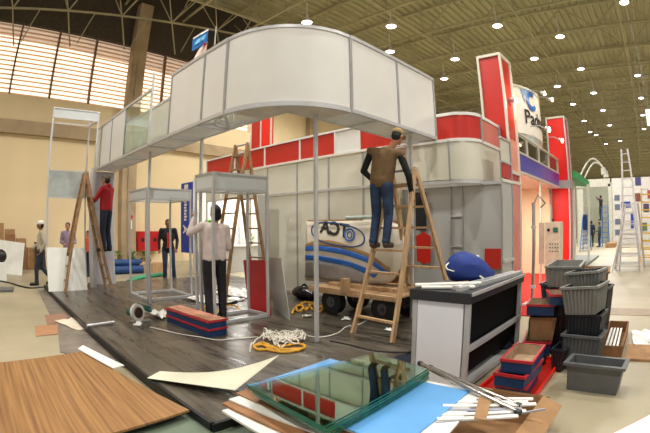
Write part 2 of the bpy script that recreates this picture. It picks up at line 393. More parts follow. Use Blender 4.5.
for a, b in ((5.2,6.2),(6.2,7.05),(7.05,8.5),(8.5,9.5),(9.5,10.88)):
    rail(hd, (XO,a,ZB), (XI,a,ZB), .04, .04, 'cross_rail'); f = MB(); f.box((XO+.03,a+.03,ZB),(XI-.03,b-.03,ZB+.006)); mk('soffit_panel', f, M_soff, hd)
for a, b in ((4.0,4.55),(4.55,5.5),(5.5,6.2)):
    rail(hd, (b,YO,ZB), (b,YI,ZB), .04, .04, 'cross_rail'); f = MB(); f.box((a+.03,YO+.03,ZB),(b-.03,YI-.03,ZB+.006)); mk('soffit_panel', f, M_soff, hd)
f = MB(); pts = [(x+.0,y,ZB+.004) for x,y in arc(4.0,4.5,1.12,186,270)]+[(4.0,YI,ZB+.004),(XI,YI,ZB+.004),(XI,4.4,ZB+.004)]
f.slab(pts, .01); mk('corner_soffit', f, mat('grey soffit', (206,200,186), .45), hd)
for r in (.35,.6,.85):
    f = MB(); f.tube([(XO+.02+.5*(1-math.cos(t*PI/24))*r, 4.55+r*.7*math.sin(t*PI/24), ZB-.0) for t in range(13)], .012); mk('arch_rod', f, M_alu, hd)
f = MB(); f.bar((XO,4.5,ZB),(XI,5.2,ZB),.03); f.bar((XI,4.5,ZB),(XO,5.2,ZB),.03); mk('cross_rail', f, M_alu, hd)
for x, y, zt in ((3.76,3.75,ZB),(3.12,7.62,ZB),(3.39,6.02,ZB),(6.2,3.9,ZB),(3.4,10.88,ZB)): post(hd, x, y, .1, zt)
post(hd, 5.72, 3.56, .1, ZB)
post(hd, 2.84, 7.05, ZB, 4.42, .04, name='tall_mullion')
f = MB(); f.box((2.87,10.86,.1),(3.38,10.9,3.0)); mk('end_panel', f, M_lav, hd)
post(hd, 2.85, 10.88, .1, ZB)
f = MB(); f.box((XO+.3,10.93,3.62),(XI+.15,10.97,4.1)); mk('red_end_panel', f, M_red, hd)
f = MB(); f.box((2.9,10.86,3.05),(3.38,10.9,4.1)); mk('inner_panel', f, M_cream, hd)

# flag on the top edge
fl = thing('flag', 'small blue and white flag with a red patch hanging above the white fascia', 'flag', (3.3,6.05,4.12))
f = MB(); f.cyl((3.33,5.7,4.1),(3.33,5.7,4.95),.012); mk('pole', f, M_alud, fl)
c = [ony(px,py,6.0) for px,py in ((208.5,29),(193.5,38),(192.5,51),(207,43))]
def cloth(q, m, off=0): 
    f = MB(); n = 8; vs = []
    for i in range(n+1):
        t = i/n; a = q[0].lerp(q[1], t); b = q[3].lerp(q[2], t); w = Vector((0,.03*math.sin(t*7)+off,0)); vs += [a+w, b+w, b+w+Vector((0,.006,0)), a+w+Vector((0,.006,0))]
    f.add(vs, [(4*i+k,4*i+(k+1)%4,4*i+4+(k+1)%4,4*i+4+k) for i in range(n) for k in range(4)]+[(0,1,2,3),(4*n,4*n+3,4*n+2,4*n+1)], True); return f
mk('blue_field', cloth(c, None), mat('flag blue', (30,110,178), .7), fl)
c2 = [ony(px,py,5.98) for px,py in ((208.5,28.5),(194,37.3),(194,38.8),(208.5,30.3))]
mk('white_stripe', cloth(c2, None), mat('flag white', (235,235,235), .7), fl)
c2 = [ony(px,py,5.97) for px,py in ((206,34),(197,40),(195,45),(205,38.5))]
mk('wave_emblem', cloth(c2, None), mat('flag sky', (120,190,225), .7), fl)
c2 = [ony(px,py,6.02) for px,py in ((207.5,41),(200,48),(193,61),(206,56))]
mk('white_field', cloth(c2, None), mat('flag pale', (222,196,180), .7), fl)
c2 = [ony(px,py,6.0) for px,py in ((207.3,40.5),(203,44),(203.5,47),(206.5,45))]
mk('red_patch', cloth(c2, None), mat('flag red', (190,30,30), .7), fl)

# ---- back wall of the stand with the red band
XW = 6.3
bw = thing('partition_wall', 'long cream partition wall with a red band along its top', 'partition', (XW,4.6,.1))
for a, b in ((4.6,5.0),(5.0,5.9),(5.9,6.85),(6.85,7.9)):
    panel(bw,'x',XW,a+.015,b-.015,.14,2.3,M_cream); panel(bw,'x',XW,a+.015,b-.015,2.36,3.0,M_cream)
for a, b in ((7.9,9.0),(9.0,10.0),(10.0,10.8)): panel(bw,'x',XW,a+.015,b-.015,2.36,3.0,M_cream)
for a, b, m in ((4.0,5.06,M_red),(5.06,5.7,M_white),(5.7,6.75,M_red),(6.75,8.0,M_red),(8.0,9.3,M_red),(9.3,10.8,M_red)):
    panel(bw,'x',XW-.01,a+.02,b-.02,3.06,3.5,m,name='band_panel')
    post(bw, XW-.02, b, 3.0, 3.54, .04, M_white, 'mullion')
for z in (3.03,3.52): rail(bw,(XW-.02,4.0,z),(XW-.02,10.8,z),.04,.05,m=M_white)
rail(bw,(XW-.01,4.6,2.33),(XW-.01,10.8,2.33)); rail(bw,(XW-.01,4.6,.13),(XW-.01,7.9,.13))
for y in (5.0,5.9,6.85,7.9): post(bw, XW-.01, y, .1, 3.0, .035, M_alud)
post(bw, XW, 10.8, .1, 3.0)
for y in (7.55,): panel(bw,'x',XW-.3,7.5,7.9,.12,2.3,M_greyp,.02,'side_panel')

# ---- corner cabin with curved red fascia
cb = thing('corner_cabin', 'enclosed corner cabin of the stand with a rounded red band and grey recessed walls', 'partition', (6.55,2.83,.1))
XC, YC = 6.55, 2.83
path = [(XC,4.5),(XC,3.9)]+arc(XC+.42,YC+.42,.42,180,270,12)+[(8.0,YC)]
def strip(root, pts, z0, z1, t, m, name):
    f = MB(); vs = []; n = len(pts)
    for i,(x,y) in enumerate(pts):
        a = Vector(pts[max(i-1,0)]); b = Vector(pts[min(i+1,n-1)]); d = (b-a).normalized(); nn = Vector((-d.y,d.x))*t
        vs += [(x,y,z0),(x,y,z1),(x+nn.x,y+nn.y,z1),(x+nn.x,y+nn.y,z0)]
    f.add(vs, [(4*i+k,4*i+(k+1)%4,4*i+4+(k+1)%4,4*i+4+k) for i in range(n-1) for k in range(4)]+[(0,1,2,3),(4*n-4,4*n-1,4*n-2,4*n-3)])
    o = mk(name, f, m, root)
    for p in o.data.polygons: p.use_smooth = abs(p.normal.z) < .5
    o.data.set_sharp_from_angle(angle=math.radians(38))
    return o
strip(cb, path[:-1], 3.08, 3.52, .02, M_red, 'red_band')
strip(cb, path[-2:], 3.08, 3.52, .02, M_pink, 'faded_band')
strip(cb, path, 2.36, 3.03, .02, M_cream, 'upper_panel')
for z in (3.03, 3.5): strip(cb, [(x-.02 if x < 6.6 else x, y-.02 if y < 3 else y) for x,y in path], z, z+.055, .05, M_white if z > 3.4 or 1 else M_alu, 'rim')
strip(cb, path, 2.3, 2.37, .05, M_alu, 'rim')
post(cb, 7.0, 2.81, 3.05, 3.55, .035, M_alud, 'mullion'); post(cb, 7.96, 2.81, 2.3, 3.55, .04, M_alud, 'mullion'); post(cb, XC-.01, 3.28, 2.35, 3.05, .03, M_alud, 'mullion')
XL = 7.05
panel(cb,'x',XL,2.52,4.6,.12,2.3,M_greyp,.02,'lower_wall'); panel(cb,'y',2.5,XL,7.6,.12,2.36,M_greyp,.02,'lower_side_wall'); panel(cb,'y',2.5,XL+.05,7.56,2.42,2.66,M_red,.02,'red_square'); panel(cb,'y',2.5,XL+.05,7.56,2.72,3.1,M_cream,.02,'upper_side_panel'); rail(cb,(XL,2.49,2.69),(7.6,2.49,2.69),.03); rail(cb,(XL,2.49,3.12),(7.6,2.49,3.12),.03)
panel(cb,'y',4.6,6.3,7.05,.12,2.3,M_cream,.02,'return_wall')
rail(cb,(XL-.02,2.5,2.32),(XL-.02,4.6,2.32),.06,.05); rail(cb,(XL,2.49,2.36),(7.6,2.49,2.36),.05,m=M_white)
for y in (2.5,3.28,3.52): post(cb, XL-.02, y, .1, 2.3, .035, M_alud)
post(cb, 7.6, 2.49, .1, 3.14, .04, M_alud)
rail(cb,(XL-.03,3.28,1.75),(XL-.03,3.52,1.75),.03); rail(cb,(XL,2.47,.95),(7.6,2.47,.95),.05); rail(cb,(XL-.03,3.28,1.2),(XL-.03,3.52,1.2),.03)
f = MB(); f.box((7.0,2.46,.1),(7.2,2.49,.14)); mk('skirting', f, M_alud, cb)
f = MB(); a = onx(503,183,8.0)
f.box((7.56,2.5,.1),(7.6,2.8,2.3)); mk('end_panel', f, M_greyp, cb)
solo('black_panel', MB().box((6.96,4.03,1.5),(6.99,4.25,2.22)), M_black, 'narrow black upright panel fixed to the grey wall behind the man\'s ladder', 'panel')
f = MB(); f.prism([onx(*p,6.93) for p in ((416,236),(423,232),(430,236),(430,262),(424,264),(417,261))], (.03,0,0)); solo('red_poster', f, M_red, 'six-sided bright red board seen through the rungs of the man\'s ladder', 'board')
f = MB(); f.box((6.98,2.52,.82),(7.02,2.82,1.17)); solo('red_board', f, M_red, 'small square red board on the grey wall behind the blue bag', 'board')

# ---- red towers and the neighbour's stand
def tower(label, x0, x1, y0, y1, h, band):
    t = thing('red_tower', label, 'tower', ((x0+x1)/2,(y0+y1)/2,0))
    f = MB(); f.box((x0+.02,y0+.02,.0),(x1-.02,y1-.02,h-.03)); mk('body', f, M_redb if band else M_red, t)
    for x in (x0,x1):
        for y in (y0,y1): post(t, x, y, 0, h, .05, M_cream if not band else M_alu, 'corner_post')
    for z in ([h-.02,2.42,2.62] if not band else [h-.02]):
        f = MB(); f.box((x0-.02,y0-.02,z-.03),(x1+.02,y1+.02,z+.03)); mk('cross_rail', f, M_cream, t)
    if band:
        f = MB(); f.box((x0-.03,y0-.03,2.72),(x1+.03,y1+.03,2.98)); mk('grey_band', f, M_alud, t)
    else:
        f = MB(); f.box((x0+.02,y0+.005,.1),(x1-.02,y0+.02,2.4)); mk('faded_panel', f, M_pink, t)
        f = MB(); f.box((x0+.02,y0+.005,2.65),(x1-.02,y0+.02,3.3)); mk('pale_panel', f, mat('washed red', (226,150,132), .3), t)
    return t
tower('tall red tower beside the corner cabin, the nearer of the two', 7.97, 8.6, 2.63, 3.14, 5.12, False)
tower('tall bright red tower with a grey band at the far end of the purple fascia', 13.8, 14.35, 2.46, 3.1, 5.08, True)

ns = thing('neighbour_stand', 'lit stand between the two red towers with a purple fascia and peach walls', 'exhibition stand', (8.65,2.8,0))
M_purp = mat('violet laminate', (74,66,168), .3, 0, .04, 2); M_purp2 = mat('purple laminate', (104,48,160), .3, 0, .04, 2)
panel(ns,'y',2.8,8.66,11.4,2.78,3.18,M_purp,.02,'fascia_panel'); panel(ns,'y',2.8,11.4,13.75,2.78,3.18,M_purp2,.02,'fascia_panel')
M_grn = mat('dark glazing', (74,66,52), .08, 0, .2, 2)
for a, b in ((8.66,10.0),(10.0,11.2),(11.2,12.4),(12.4,13.75)): panel(ns,'y',2.85,a+.03,b-.03,3.24,3.62,M_grn,.02,'glazing'); post(ns,b,2.82,3.2,3.66,.05,M_cream,'mullion')
for z in (2.76,3.2,3.65): rail(ns,(8.62,2.8,z),(13.8,2.8,z),.04,.05,m=M_cream)
M_peach = mat('peach wall', (232,212,178), .6, 0, .03, 1)
panel(ns,'y',5.2,8.7,13.7,.0,3.0,M_peach,.04,'back_wall'); panel(ns,'x',13.5,3.1,5.2,.0,3.0,M_peach,.04,'side_wall'); panel(ns,'x',8.7,3.2,5.2,0,3.0,M_cream,.04,'side_wall')
f = MB(); f.box((8.7,2.85,2.72),(13.7,5.2,2.76)); mk('stand_ceiling', f, M_white, ns)
q0 = onx(527,193,11.2); q1 = onx(534,193,11.2); print('door', q0, q1)
f = MB(); f.box((10.0,5.1,0),(11.1,5.16,2.1)); mk('doorway', f, mat('brown door', (110,74,52), .5), ns)
f = MB(); f.box((12.3,5.1,0),(12.36,5.16,2.7)); f.box((11.3,5.12,1.9),(13.4,5.16,1.95)); mk('wall_trim', f, M_cream, ns)
post(ns, 11.15, 2.82, 0, 2.78, .05, M_cream)
light('AREA', (11,4.0,2.68), 120, (1,.94,.84), 1.6)

sg = thing('curved_sign', 'big curved white sign reading Padtec with a blue swirl above the purple fascia', 'sign', (11.7,3.6,3.66))
SR, SX, SY = 2.3, 11.7, 5.15
pts = arc(SX,SY,SR,218,322,30)
curved(sg, pts, 3.95, 5.25, .03, mat('white sign face', (240,232,218), .4, 0, .01), 'face', SX, SY)
curved(sg, arc(SX,SY,SR+.03,217,323,30), 5.22, 5.28, .06, M_cream, 'top_rim', SX, SY)
curved(sg, arc(SX,SY,SR-.03,218,322,30), 3.68, 3.94, .03, mat('sign skirt', (200,206,200), .2, .3), 'skirt', SX, SY)
def wrap(mb, cx, cz):   # lettering bent round the sign, cx measured along the arc
    r = SR+.02
    mb.v = [Vector((SX+(r+v.z)*math.sin((v.x+cx)/r), SY-(r+v.z)*math.cos((v.x+cx)/r), v.y+cz)) for v in mb.v]; return mb
mk('lettering', wrap(textmesh('Padtec', .56, .004), -.2, 4.42), M_dark, sg)['label'] = 'dark lettering Padtec'
M_lb = mat('logo blue', (52,104,186), .4); M_lb2 = mat('logo grey blue', (128,158,196), .4)
def poly2(pts): 
    f = MB(); n = len(pts); f.add([(x,y,0) for x,y in pts]+[(x,y,.006) for x,y in pts], [tuple(range(n)), tuple(range(n,2*n))]+[(i,(i+1)%n,n+(i+1)%n,n+i) for i in range(n)]); return f
def ring(cx, cy, r0, r1, a0, a1, n=18):
    f = MB()
    for i in range(n):
        p = [(cx+r*math.cos(math.radians(t)), cy+r*.95*math.sin(math.radians(t))) for r,t in ((r0,a0+(a1-a0)*i/n),(r1,a0+(a1-a0)*i/n),(r1,a0+(a1-a0)*(i+1)/n),(r0,a0+(a1-a0)*(i+1)/n))]
        f.add([(x,y,0) for x,y in p]+[(x,y,.006) for x,y in p], [(0,1,2,3),(4,5,6,7)])
    return f
mk('swirl', wrap(ring(.1,0,.15,.29,60,330), -.6, 4.93), M_lb, sg)
mk('swirl_tail', wrap(poly2([(-.42,.26),(-.02,.3),(-.18,.12),(-.24,-.14)]), -.6, 4.93), M_lb2, sg)

# flood lamps on arms above the sign
fl0 = None
for px, py, yy in ((515.5,100.5,2.5),(544.3,93.4,2.5),(552,99.6,2.5),(549,129.5,2.2),(562,140.5,2.2)):
    q = ony(px,py,yy)
    if fl0 is None:
        fl0 = thing('flood_lamp', 'small glowing flood lamp on a thin arm by the curved sign', 'lamp', q, 0, 'flood lamps on the towers', world=False)
        f = MB(); f.cyl((0,0,0),(0,.1,.04),.07,.05); mk('housing', f, M_alu, fl0, world=False)
        f = MB(); f.ell((0,-.01,0),(.065,.03,.065)); mk('bulb', f, mat('flood bulb', (255,226,190), .4, emit=(255,222,176), es=22), fl0, world=False)
        f = MB(); f.tube([(0,.1,.04),(0,.25,.12),(0,.5,.12)],.012); mk('arm', f, M_alud, fl0, world=False)
    else: dup(fl0, q)
for px, py, yy in ((515.5,100.5,2.5),(544.3,93.4,2.5)): 
    q = ony(px,py,yy); light('POINT', (q.x,q.y-.12,q.z), 14, (1,.85,.65), .06)

solo('red_carpet', MB().box((7.1,1.95,.001),(13.7,5.15,.02)), mat('red carpet', (196,44,34), .9, 0, .06, 20), 'bright red carpet on the floor in front of the lit stand', 'carpet')

cabn = thing('control_cabinet', 'pale metal control cabinet with green buttons in front of the far red tower', 'cabinet', (10.6,2.4,0))
f = MB(); f.box((10.5,2.14,.55),(10.9,2.55,1.64)); mk('body', f, mat('cabinet paint', (206,202,180), .4), cabn, bevel=.01)
f = MB(); f.box((10.44,2.55,.6),(10.47,2.7,1.62)); mk('open_door', f, mat('cabinet side', (186,182,164), .4), cabn)
for y in (2.18,2.51):
    for x in (10.54,10.86): f = MB(); f.box((x-.02,y-.02,.02),(x+.02,y+.02,.55)); mk('leg', f, M_alud, cabn)
M_teal = mat('green button', (40,110,90), .4)
for r_ in range(3):
    for j in range(4): f = MB(); f.cyl((10.5,2.2+j*.07,1.08-r_*.09+.02),(10.485,2.2+j*.07,1.08-r_*.09+.02),.018,n=8); mk('button', f, M_teal, cabn)
f = MB(); f.box((10.485,2.2,1.38),(10.5,2.33,1.5)); mk('display', f, M_teal, cabn)
f = MB(); f.cyl((10.5,2.45,1.44),(10.485,2.45,1.44),.04,n=12); mk('dial', f, M_dark, cabn)
f = MB(); f.cyl((10.6,2.35,1.64),(10.6,2.35,1.72),.025,n=10); mk('beacon', f, M_black, cabn)

pst = thing('barrier_post', 'shiny steel stand on a square foot beside the near red tower', 'stand', (8.1,2.2,0))
f = MB(); f.cyl((8.1,2.2,.04),(8.1,2.2,2.0),.035); mk('pole', f, M_chrome, pst); f = MB(); f.box((7.93,2.03,.02),(8.27,2.37,.05)); mk('foot', f, M_alu, pst)
f = MB(); f.tube([(8.1,2.2,1.95),(8.1,2.1,2.15),(8.1,1.95,1.98),(8.1,2.05,1.9)],.02); mk('hook', f, M_chrome, pst)
for z in (.35,1.5): f = MB(); f.cyl((8.1,2.2,z),(8.1,2.2,z+.06),.055); mk('clamp', f, M_alu, pst)
# ================================================================= FRAMES, LADDERS, COUNTER, PILES
def open_frame(label, x0, x1, y0, y1, h, fh, base=True):
    t = thing('display_frame', label, 'display frame', ((x0+x1)/2,(y0+y1)/2,.1))
    for x in (x0,x1):
        for y in (y0,y1): post(t, x, y, .1, h, .04)
    M_f = mat('frosted fascia', (196,200,198), .3, 0, .03, 2)
    for a, b in (((x0,y0),(x1,y0)),((x1,y0),(x1,y1)),((x1,y1),(x0,y1)),((x0,y1),(x0,y0))):
        f = MB(); f.bar((a[0],a[1],h-fh/2),(b[0],b[1],h-fh/2),.014,fh-.05); mk('fascia_panel', f, M_f, t)
        rail(t,(a[0],a[1],h-.015),(b[0],b[1],h-.015),.03); rail(t,(a[0],a[1],h-fh),(b[0],b[1],h-fh),.03)
        if base: rail(t,(a[0],a[1],.13),(b[0],b[1],.13),.05,.04)
    return t
open_frame('open aluminium cube frame with pale top band around the worker in the light shirt', 3.25, 4.27, 5.38, 5.92, 2.40, .26)
open_frame('open aluminium cube frame nearer the hall wall, left of the worker in the light shirt', 3.18, 4.2, 7.9, 8.9, 2.36, .22)
lf = thing('display_frame', 'very tall thin aluminium frame with one grey panel at the far left of the stand', 'display frame', (2.1,10.4,.1))
for x, y in ((1.45,10.3),(1.55,10.9),(2.68,10.3),(2.6,10.9)): post(lf, x, y, .1, 4.43, .04)
for z in (4.41,4.18): 
    rail(lf,(1.45,10.3,z),(2.68,10.3,z),.03); rail(lf,(1.55,10.9,z),(2.6,10.9,z),.03); rail(lf,(1.45,10.3,z),(1.55,10.9,z),.03); rail(lf,(2.68,10.3,z),(2.6,10.9,z),.03)
f = MB(); f.box((1.47,10.29,4.2),(2.66,10.31,4.39)); mk('fascia_panel', f, mat('frosted fascia', (196,200,198), .3), lf)
f = MB(); f.box((1.56,10.88,2.32),(2.6,10.9,2.95)); mk('grey_panel', f, mat('blue grey laminate', (168,174,170), .4), lf)
rail(lf,(1.55,10.9,2.3),(2.6,10.9,2.3),.03); rail(lf,(1.55,10.9,2.97),(2.6,10.9,2.97),.03)

def a_ladder(label, nf, nb, apex, n, m, t=.05, name='stepladder', cat='ladder', mr=None, plat=None):
    """nf / nb: (left foot, right foot) of the two sides, apex: (left, right) tops"""
    c = sum((Vector(p) for p in nf+nb), Vector())/4
    L = thing(name, label, cat, (c.x,c.y,nf[0][2]))
    for side in (nf, nb):
        for k in (0,1):
            f = MB(); f.bar(side[k], apex[k], t*1.5, t*.8, up=(0,1,0)); mk('side_rail', f, m, L, bevel=.004)
        for j in range(n):
            u = (j+.8)/(n+.6); a = Vector(side[0]).lerp(Vector(apex[0]), u); b = Vector(side[1]).lerp(Vector(apex[1]), u)
            f = MB(); f.bar(a, b, t*1.1, t*.6); mk('rung', f, mr or m, L)
    f = MB(); f.cyl(Vector(apex[0])+Vector((0,.03,-.03)), Vector(apex[1])+Vector((0,-.03,-.03)), .018, n=8); mk('hinge_rod', f, M_alud, L)
    return L
# ladder with the man on it: rungs 0.3 m apart, near feet at the front
a_ladder('worn wooden stepladder under the man in the brown vest', [(4.38,3.67,.1),(4.3,2.95,.1)], [(6.0,3.72,.1),(5.95,2.88,.1)], [(5.08,3.5,2.4),(5.08,3.1,2.4)], 7, M_wood)
a_ladder('tall wooden stepladder standing behind the open frame by the red sheet', [(4.35,7.35,.1),(4.3,6.75,.1)], [(5.45,7.3,.1),(5.4,6.7,.1)], [(4.95,7.32,3.3),(5.0,6.95,3.3)], 10, M_woodd, .045)
a_ladder('tall wooden stepladder under the worker in the red jacket', [(1.8,10.2,.1),(1.78,9.75,.1)], [(2.95,10.2,.1),(2.98,9.75,.1)], [(2.36,10.1,2.85),(2.36,9.85,2.85)], 8, M_woodd, .05)

# counter
ct = thing('counter', 'white and black display counter with open black shelves and steel edges', 'counter', (4.28,1.85,0))
X0,X1,Y0,Y1,ZC = 3.47,5.12,1.55,2.14,.97
f = MB(); f.box((X0-.03,Y0-.03,ZC-.1),(X1+.03,Y1+.03,ZC)); mk('top', f, M_dark, ct, bevel=.004)
f = MB(); f.box((X0,Y0+.05,.05),(X0+.02,Y1-.05,ZC-.1)); mk('white_side_panel', f, mat('counter white', (236,236,244), .35, 0, .01), ct)
f = MB(); f.box((X0+.02,Y1-.06,.05),(X1,Y1-.04,ZC-.1)); mk('back_panel', f, M_black, ct)
f = MB(); f.box((X1-.03,Y0+.03,.05),(X1-.01,Y1-.05,ZC-.1)); mk('end_panel', f, M_black, ct)
f = MB(); f.box((X0+.03,Y0+.04,.42),(X1-.03,Y1-.06,.44)); mk('shelf', f, M_black, ct)
f = MB(); f.box((X0+.03,Y0+.02,.05),(X1-.03,Y1-.06,.07)); mk('bottom_shelf', f, M_greyp, ct)
M_bb = mat('matt black', (7,7,8), .7, 0, .05, spec=.15); f = MB(); f.box((X0+.03,Y0+.06,.45),(X1-.03,Y0+.075,.86)); mk('inner_black_panel', f, M_bb, ct)
f = MB(); f.box((X0+.03,Y0+.06,.14),(X1-.03,Y0+.075,.41)); mk('inner_black_panel', f, M_bb, ct)
for x in (X0+.02,X1-.02):
    for y in (Y0+.01,Y1-.02): post(ct, x, y, 0, ZC-.1, .05)
rail(ct,(X0,Y0,.43),(X1,Y0,.43),.045); rail(ct,(X0,Y0,.06),(X1,Y0,.06),.045)
rail(ct,(X0,Y0-.035,ZC-.015),(X1+.03,Y0-.035,ZC-.015),.03,.02,'steel_edge')
# strips on the counter
def rods(name, label, cat, lst, r, m, group=None, sq=False):
    for i,(a,b) in enumerate(lst):
        f = MB(); f.bar(a,b,r*2,r*1.2) if sq else f.cyl(a,b,r,n=10)
        tag(mk(name, f, m), label[i] if isinstance(label, list) else label, cat, group)
rods('profile_strip', ['wide grey aluminium strip lying along the right edge of the counter top','narrow grey aluminium strip on the counter top beside the blue bag'], 'strip',
     [((3.52,1.68,ZC+.018),(5.15,1.575,ZC+.018)),((3.6,1.76,ZC+.018),(5.1,1.65,ZC+.018))], .03, M_alu, 'strips on the counter', True)
rods('cardboard_tube', ['white rolled tube at the left front edge of the counter top'], 'tube', [((3.5,2.14,ZC+.03),(3.92,1.62,ZC+.03))], .022, M_wsheet)
rods('cardboard_tube', ['brown rolled tube on the counter top in front of the blue bag'], 'tube', [((3.62,2.02,ZC+.025),(3.9,1.75,ZC+.025))], .025, M_card)
rods('cardboard_tube', ['long white rolled tube across the corner of the counter top'], 'tube', [((3.47,2.05,ZC+.02),(3.72,1.6,ZC+.02))], .018, M_wsheet)

# blue cloth bag
M_bag = mat('blue cloth', (26,52,130), .7, 0, .08, 8, bump=.5, bscale=7)
bg = thing('cloth_bag', 'stuffed blue cloth bag lying on the counter', 'bag', (4.25,1.9,ZC))
ca = Vector((4.12,1.93,ZC+.155)); cb_ = Vector((4.62,1.72,ZC+.05))
f = MB(); d = (cb_-ca); n = 20; prof = [(-.17,.02),(-.165,.07),(-.14,.115),(-.08,.15),(0,.165),(.12,.165),(.2,.145),(.3,.11),(.38,.075),(.45,.05),(.5,.03)]
dn = d.normalized(); ua = dn.cross(Vector((0,0,1))).normalized(); ub = ua.cross(dn)
vs = []
for t_, r_ in prof:
    c = ca+dn*t_
    for i in range(24):
        a = 2*PI*i/24; rr = r_*(1+.05*math.sin(5*a+t_*9)+.03*math.sin(9*a)); p = c+(ua*math.cos(a)+ub*math.sin(a))*rr; p.z = max(p.z, ZC+.004); vs.append(p)
f.add(vs, [(j*24+i,j*24+(i+1)%24,(j+1)*24+(i+1)%24,(j+1)*24+i) for j in range(len(prof)-1) for i in range(24)]+[tuple(range(24)),tuple(range((len(prof)-1)*24,len(prof)*24))], True)
mk('bag_body', f, M_bag, bg)
e0 = ca+dn*-.17
f = MB(); f.tube([e0+Vector((0,.02,.03)),e0+Vector((-.05,.03,.0)),e0+Vector((-.07,.0,-.03)),e0+Vector((-.03,-.05,-.05)),e0+Vector((.03,-.09,-.06))],.008); mk('white_cord', f, M_wsheet, bg)
f = MB(); p = ca+dn*.12+Vector((-.05,-.14,-.06)); f.tube([p,p+Vector((.03,-.03,-.03)),p+Vector((.06,-.02,-.07)),p+Vector((0,-.05,-.085))],.012); mk('white_cord', f, M_wsheet, bg)
f = MB(); p = ca+dn*.2+ub*.15; f.ell(p,(.04,.03,.015),n=8); mk('white_mark', f, M_wsheet, bg)

# ---- bins and trays
def tub(label, c, rz, L, W, H, m, taper=.82, rim=.03, ribs=9, tilt=None, inner=None, rimm=None, name='plastic_bin', cat='bin', group=None, nrib=True):
    """hollow tapered tub: L along local x, W along local y"""
    t = thing(name, label, cat, c, rz, group, world=False)
    if tilt: t.rotation_euler = (tilt[0], tilt[1], rz)
    l1, w1 = L/2, W/2; l0, w0 = l1*taper if taper > .95 else l1-(1-taper)*.3, w1*taper if taper > .95 else w1-(1-taper)*.3
    def rect(l, w, z): return [(-l,-w,z),(l,-w,z),(l,w,z),(-l,w,z)]
    f = MB(); k = .012
    f.add(rect(l0,w0,0)+rect(l1,w1,H), [(3,2,1,0),(0,1,5,4),(1,2,6,5),(2,3,7,6),(3,0,4,7)])
    mk('shell', f, m, t, world=False)
    f = MB(); f.add(rect(l0-k,w0-k,k)+rect(l1-k,w1-k,H), [(0,1,2,3),(0,4,5,1),(1,5,6,2),(2,6,7,3),(3,7,4,0)])
    mk('lining', f, inner or m, t, world=False)
    f = MB(); a = rect(l1+rim,w1+rim,H); b = rect(l1-k,w1-k,H+.004); a2 = rect(l1+rim,w1+rim,H-.022); a3 = rect(l1-.0,w1-.0,H-.022); a1 = rect(l1+rim,w1+rim,H+.004)
    for i in range(4):
        j = (i+1)%4; f.add([a1[i],a1[j],b[j],b[i]], [(0,1,2,3)]); f.add([a1[i],a1[j],a2[j],a2[i]], [(3,2,1,0)]); f.add([a2[i],a2[j],a3[j],a3[i]], [(3,2,1,0)])
    mk('rim', f, rimm or m, t, world=False)
    if ribs:
        f = MB()
        for s in (-1,1):
            for i in range(0 if inner and rimm else ribs):
                u = -1+2*(i+.5)/ribs
                p0 = Vector((u*l0, s*(w0+.003), .01)); p1 = Vector((u*l1, s*(w1+.004), H-.03)); f.bar(p0, p1, .018, .02)
            nn = 0 if inner and rimm else max(3, int(ribs*W/L))
            for i in range(nn):
                u = -1+2*(i+.5)/max(nn,1)
                p0 = Vector((s*(l0+.003), u*w0, .01)); p1 = Vector((s*(l1+.004), u*w1, H-.03)); f.bar(p0, p1, .018, .02)
        if inner:
            for s in (-1,1):
                for i in range(ribs):
                    u = -1+2*(i+.5)/ribs; f.bar((u*(l0-k), s*(w0-k-.004), .015),(u*(l1-k), s*(w1-k-.004), H-.01),.008,.008)
        mk('ribs', f, (inner if rimm else m) or m, t, world=False)['kind'] = 'stuff'
    return t
B = math.radians(-80)
q = onz(597,389,0)
tub('grey plastic bin standing in front of all the stacks', (4.03,.345,0), math.radians(85), .58,.26,.285, M_gbin, .92, .035, 0)
sx, sy = 4.85, .64
tub('grey ribbed bin at the foot of the right-hand stack behind the front bin', (4.68,.60,0.0), math.radians(84), .42,.34,.40, M_gbin, .92, .03, 9)
tub('black bin above the grey ribbed bin in the right-hand stack', (4.76,.60,.36), math.radians(84), .40,.36,.26, M_gbind, .92, .02, 9)
tub('light grey ribbed bin leaning near the top of the right-hand stack', (4.74,.62,.62), math.radians(80), .42,.46,.30, M_gbinl, .9, .025, 9, tilt=(0,math.radians(5)), inner=M_gbind)
tub('topmost black-lined grey bin of the right-hand stack', (5.05,.66,.84), math.radians(80), .40,.42,.2, M_gbinl, .9, .025, 9, tilt=(0,math.radians(6)), inner=M_gbind)
tub('narrow black bin on the floor left of the lowest grey ribbed bin', (4.55,.83,0), math.radians(84), .16,.3,.26, M_gbind, .9, .01, 4)
# left-hand stack
tub('black bin on the floor at the bottom of the left-hand stack', (5.6,1.08,0), math.radians(84), .52,.42,.30, M_gbind, .85, .02, 9)
tub('black bin second from the bottom of the left-hand stack', (5.62,1.08,.26), math.radians(84), .5,.4,.28, M_gbind, .85, .02, 9)
tub('dark blue-grey bin in the middle of the left-hand stack', (5.62,1.1,.52), math.radians(84), .46,.46,.3, mat('blue grey plastic',(66,76,88),.45,0,.06,8), .9, .02, 9)
tub('long grey ribbed bin on top of the left-hand stack', (5.72,1.06,.80), math.radians(4), .95,.44,.26, M_gbinl, .92, .02, 16)
tub('black bin between the two stacks, under the blue and red tray', (5.18,.93,0), math.radians(84), .3,.36,.62, M_gbind, .9, .02, 5)
tub('black bin behind the right-hand stack, at its back', (5.65,.62,0), math.radians(84), .42,.42,.78, M_gbind, .9, .02, 8)
tub('low brown tray on top of the dark bins behind the right-hand stack', (6.0,.72,.80), math.radians(4), .7,.5,.16, M_cardd, .95, .02, 0)
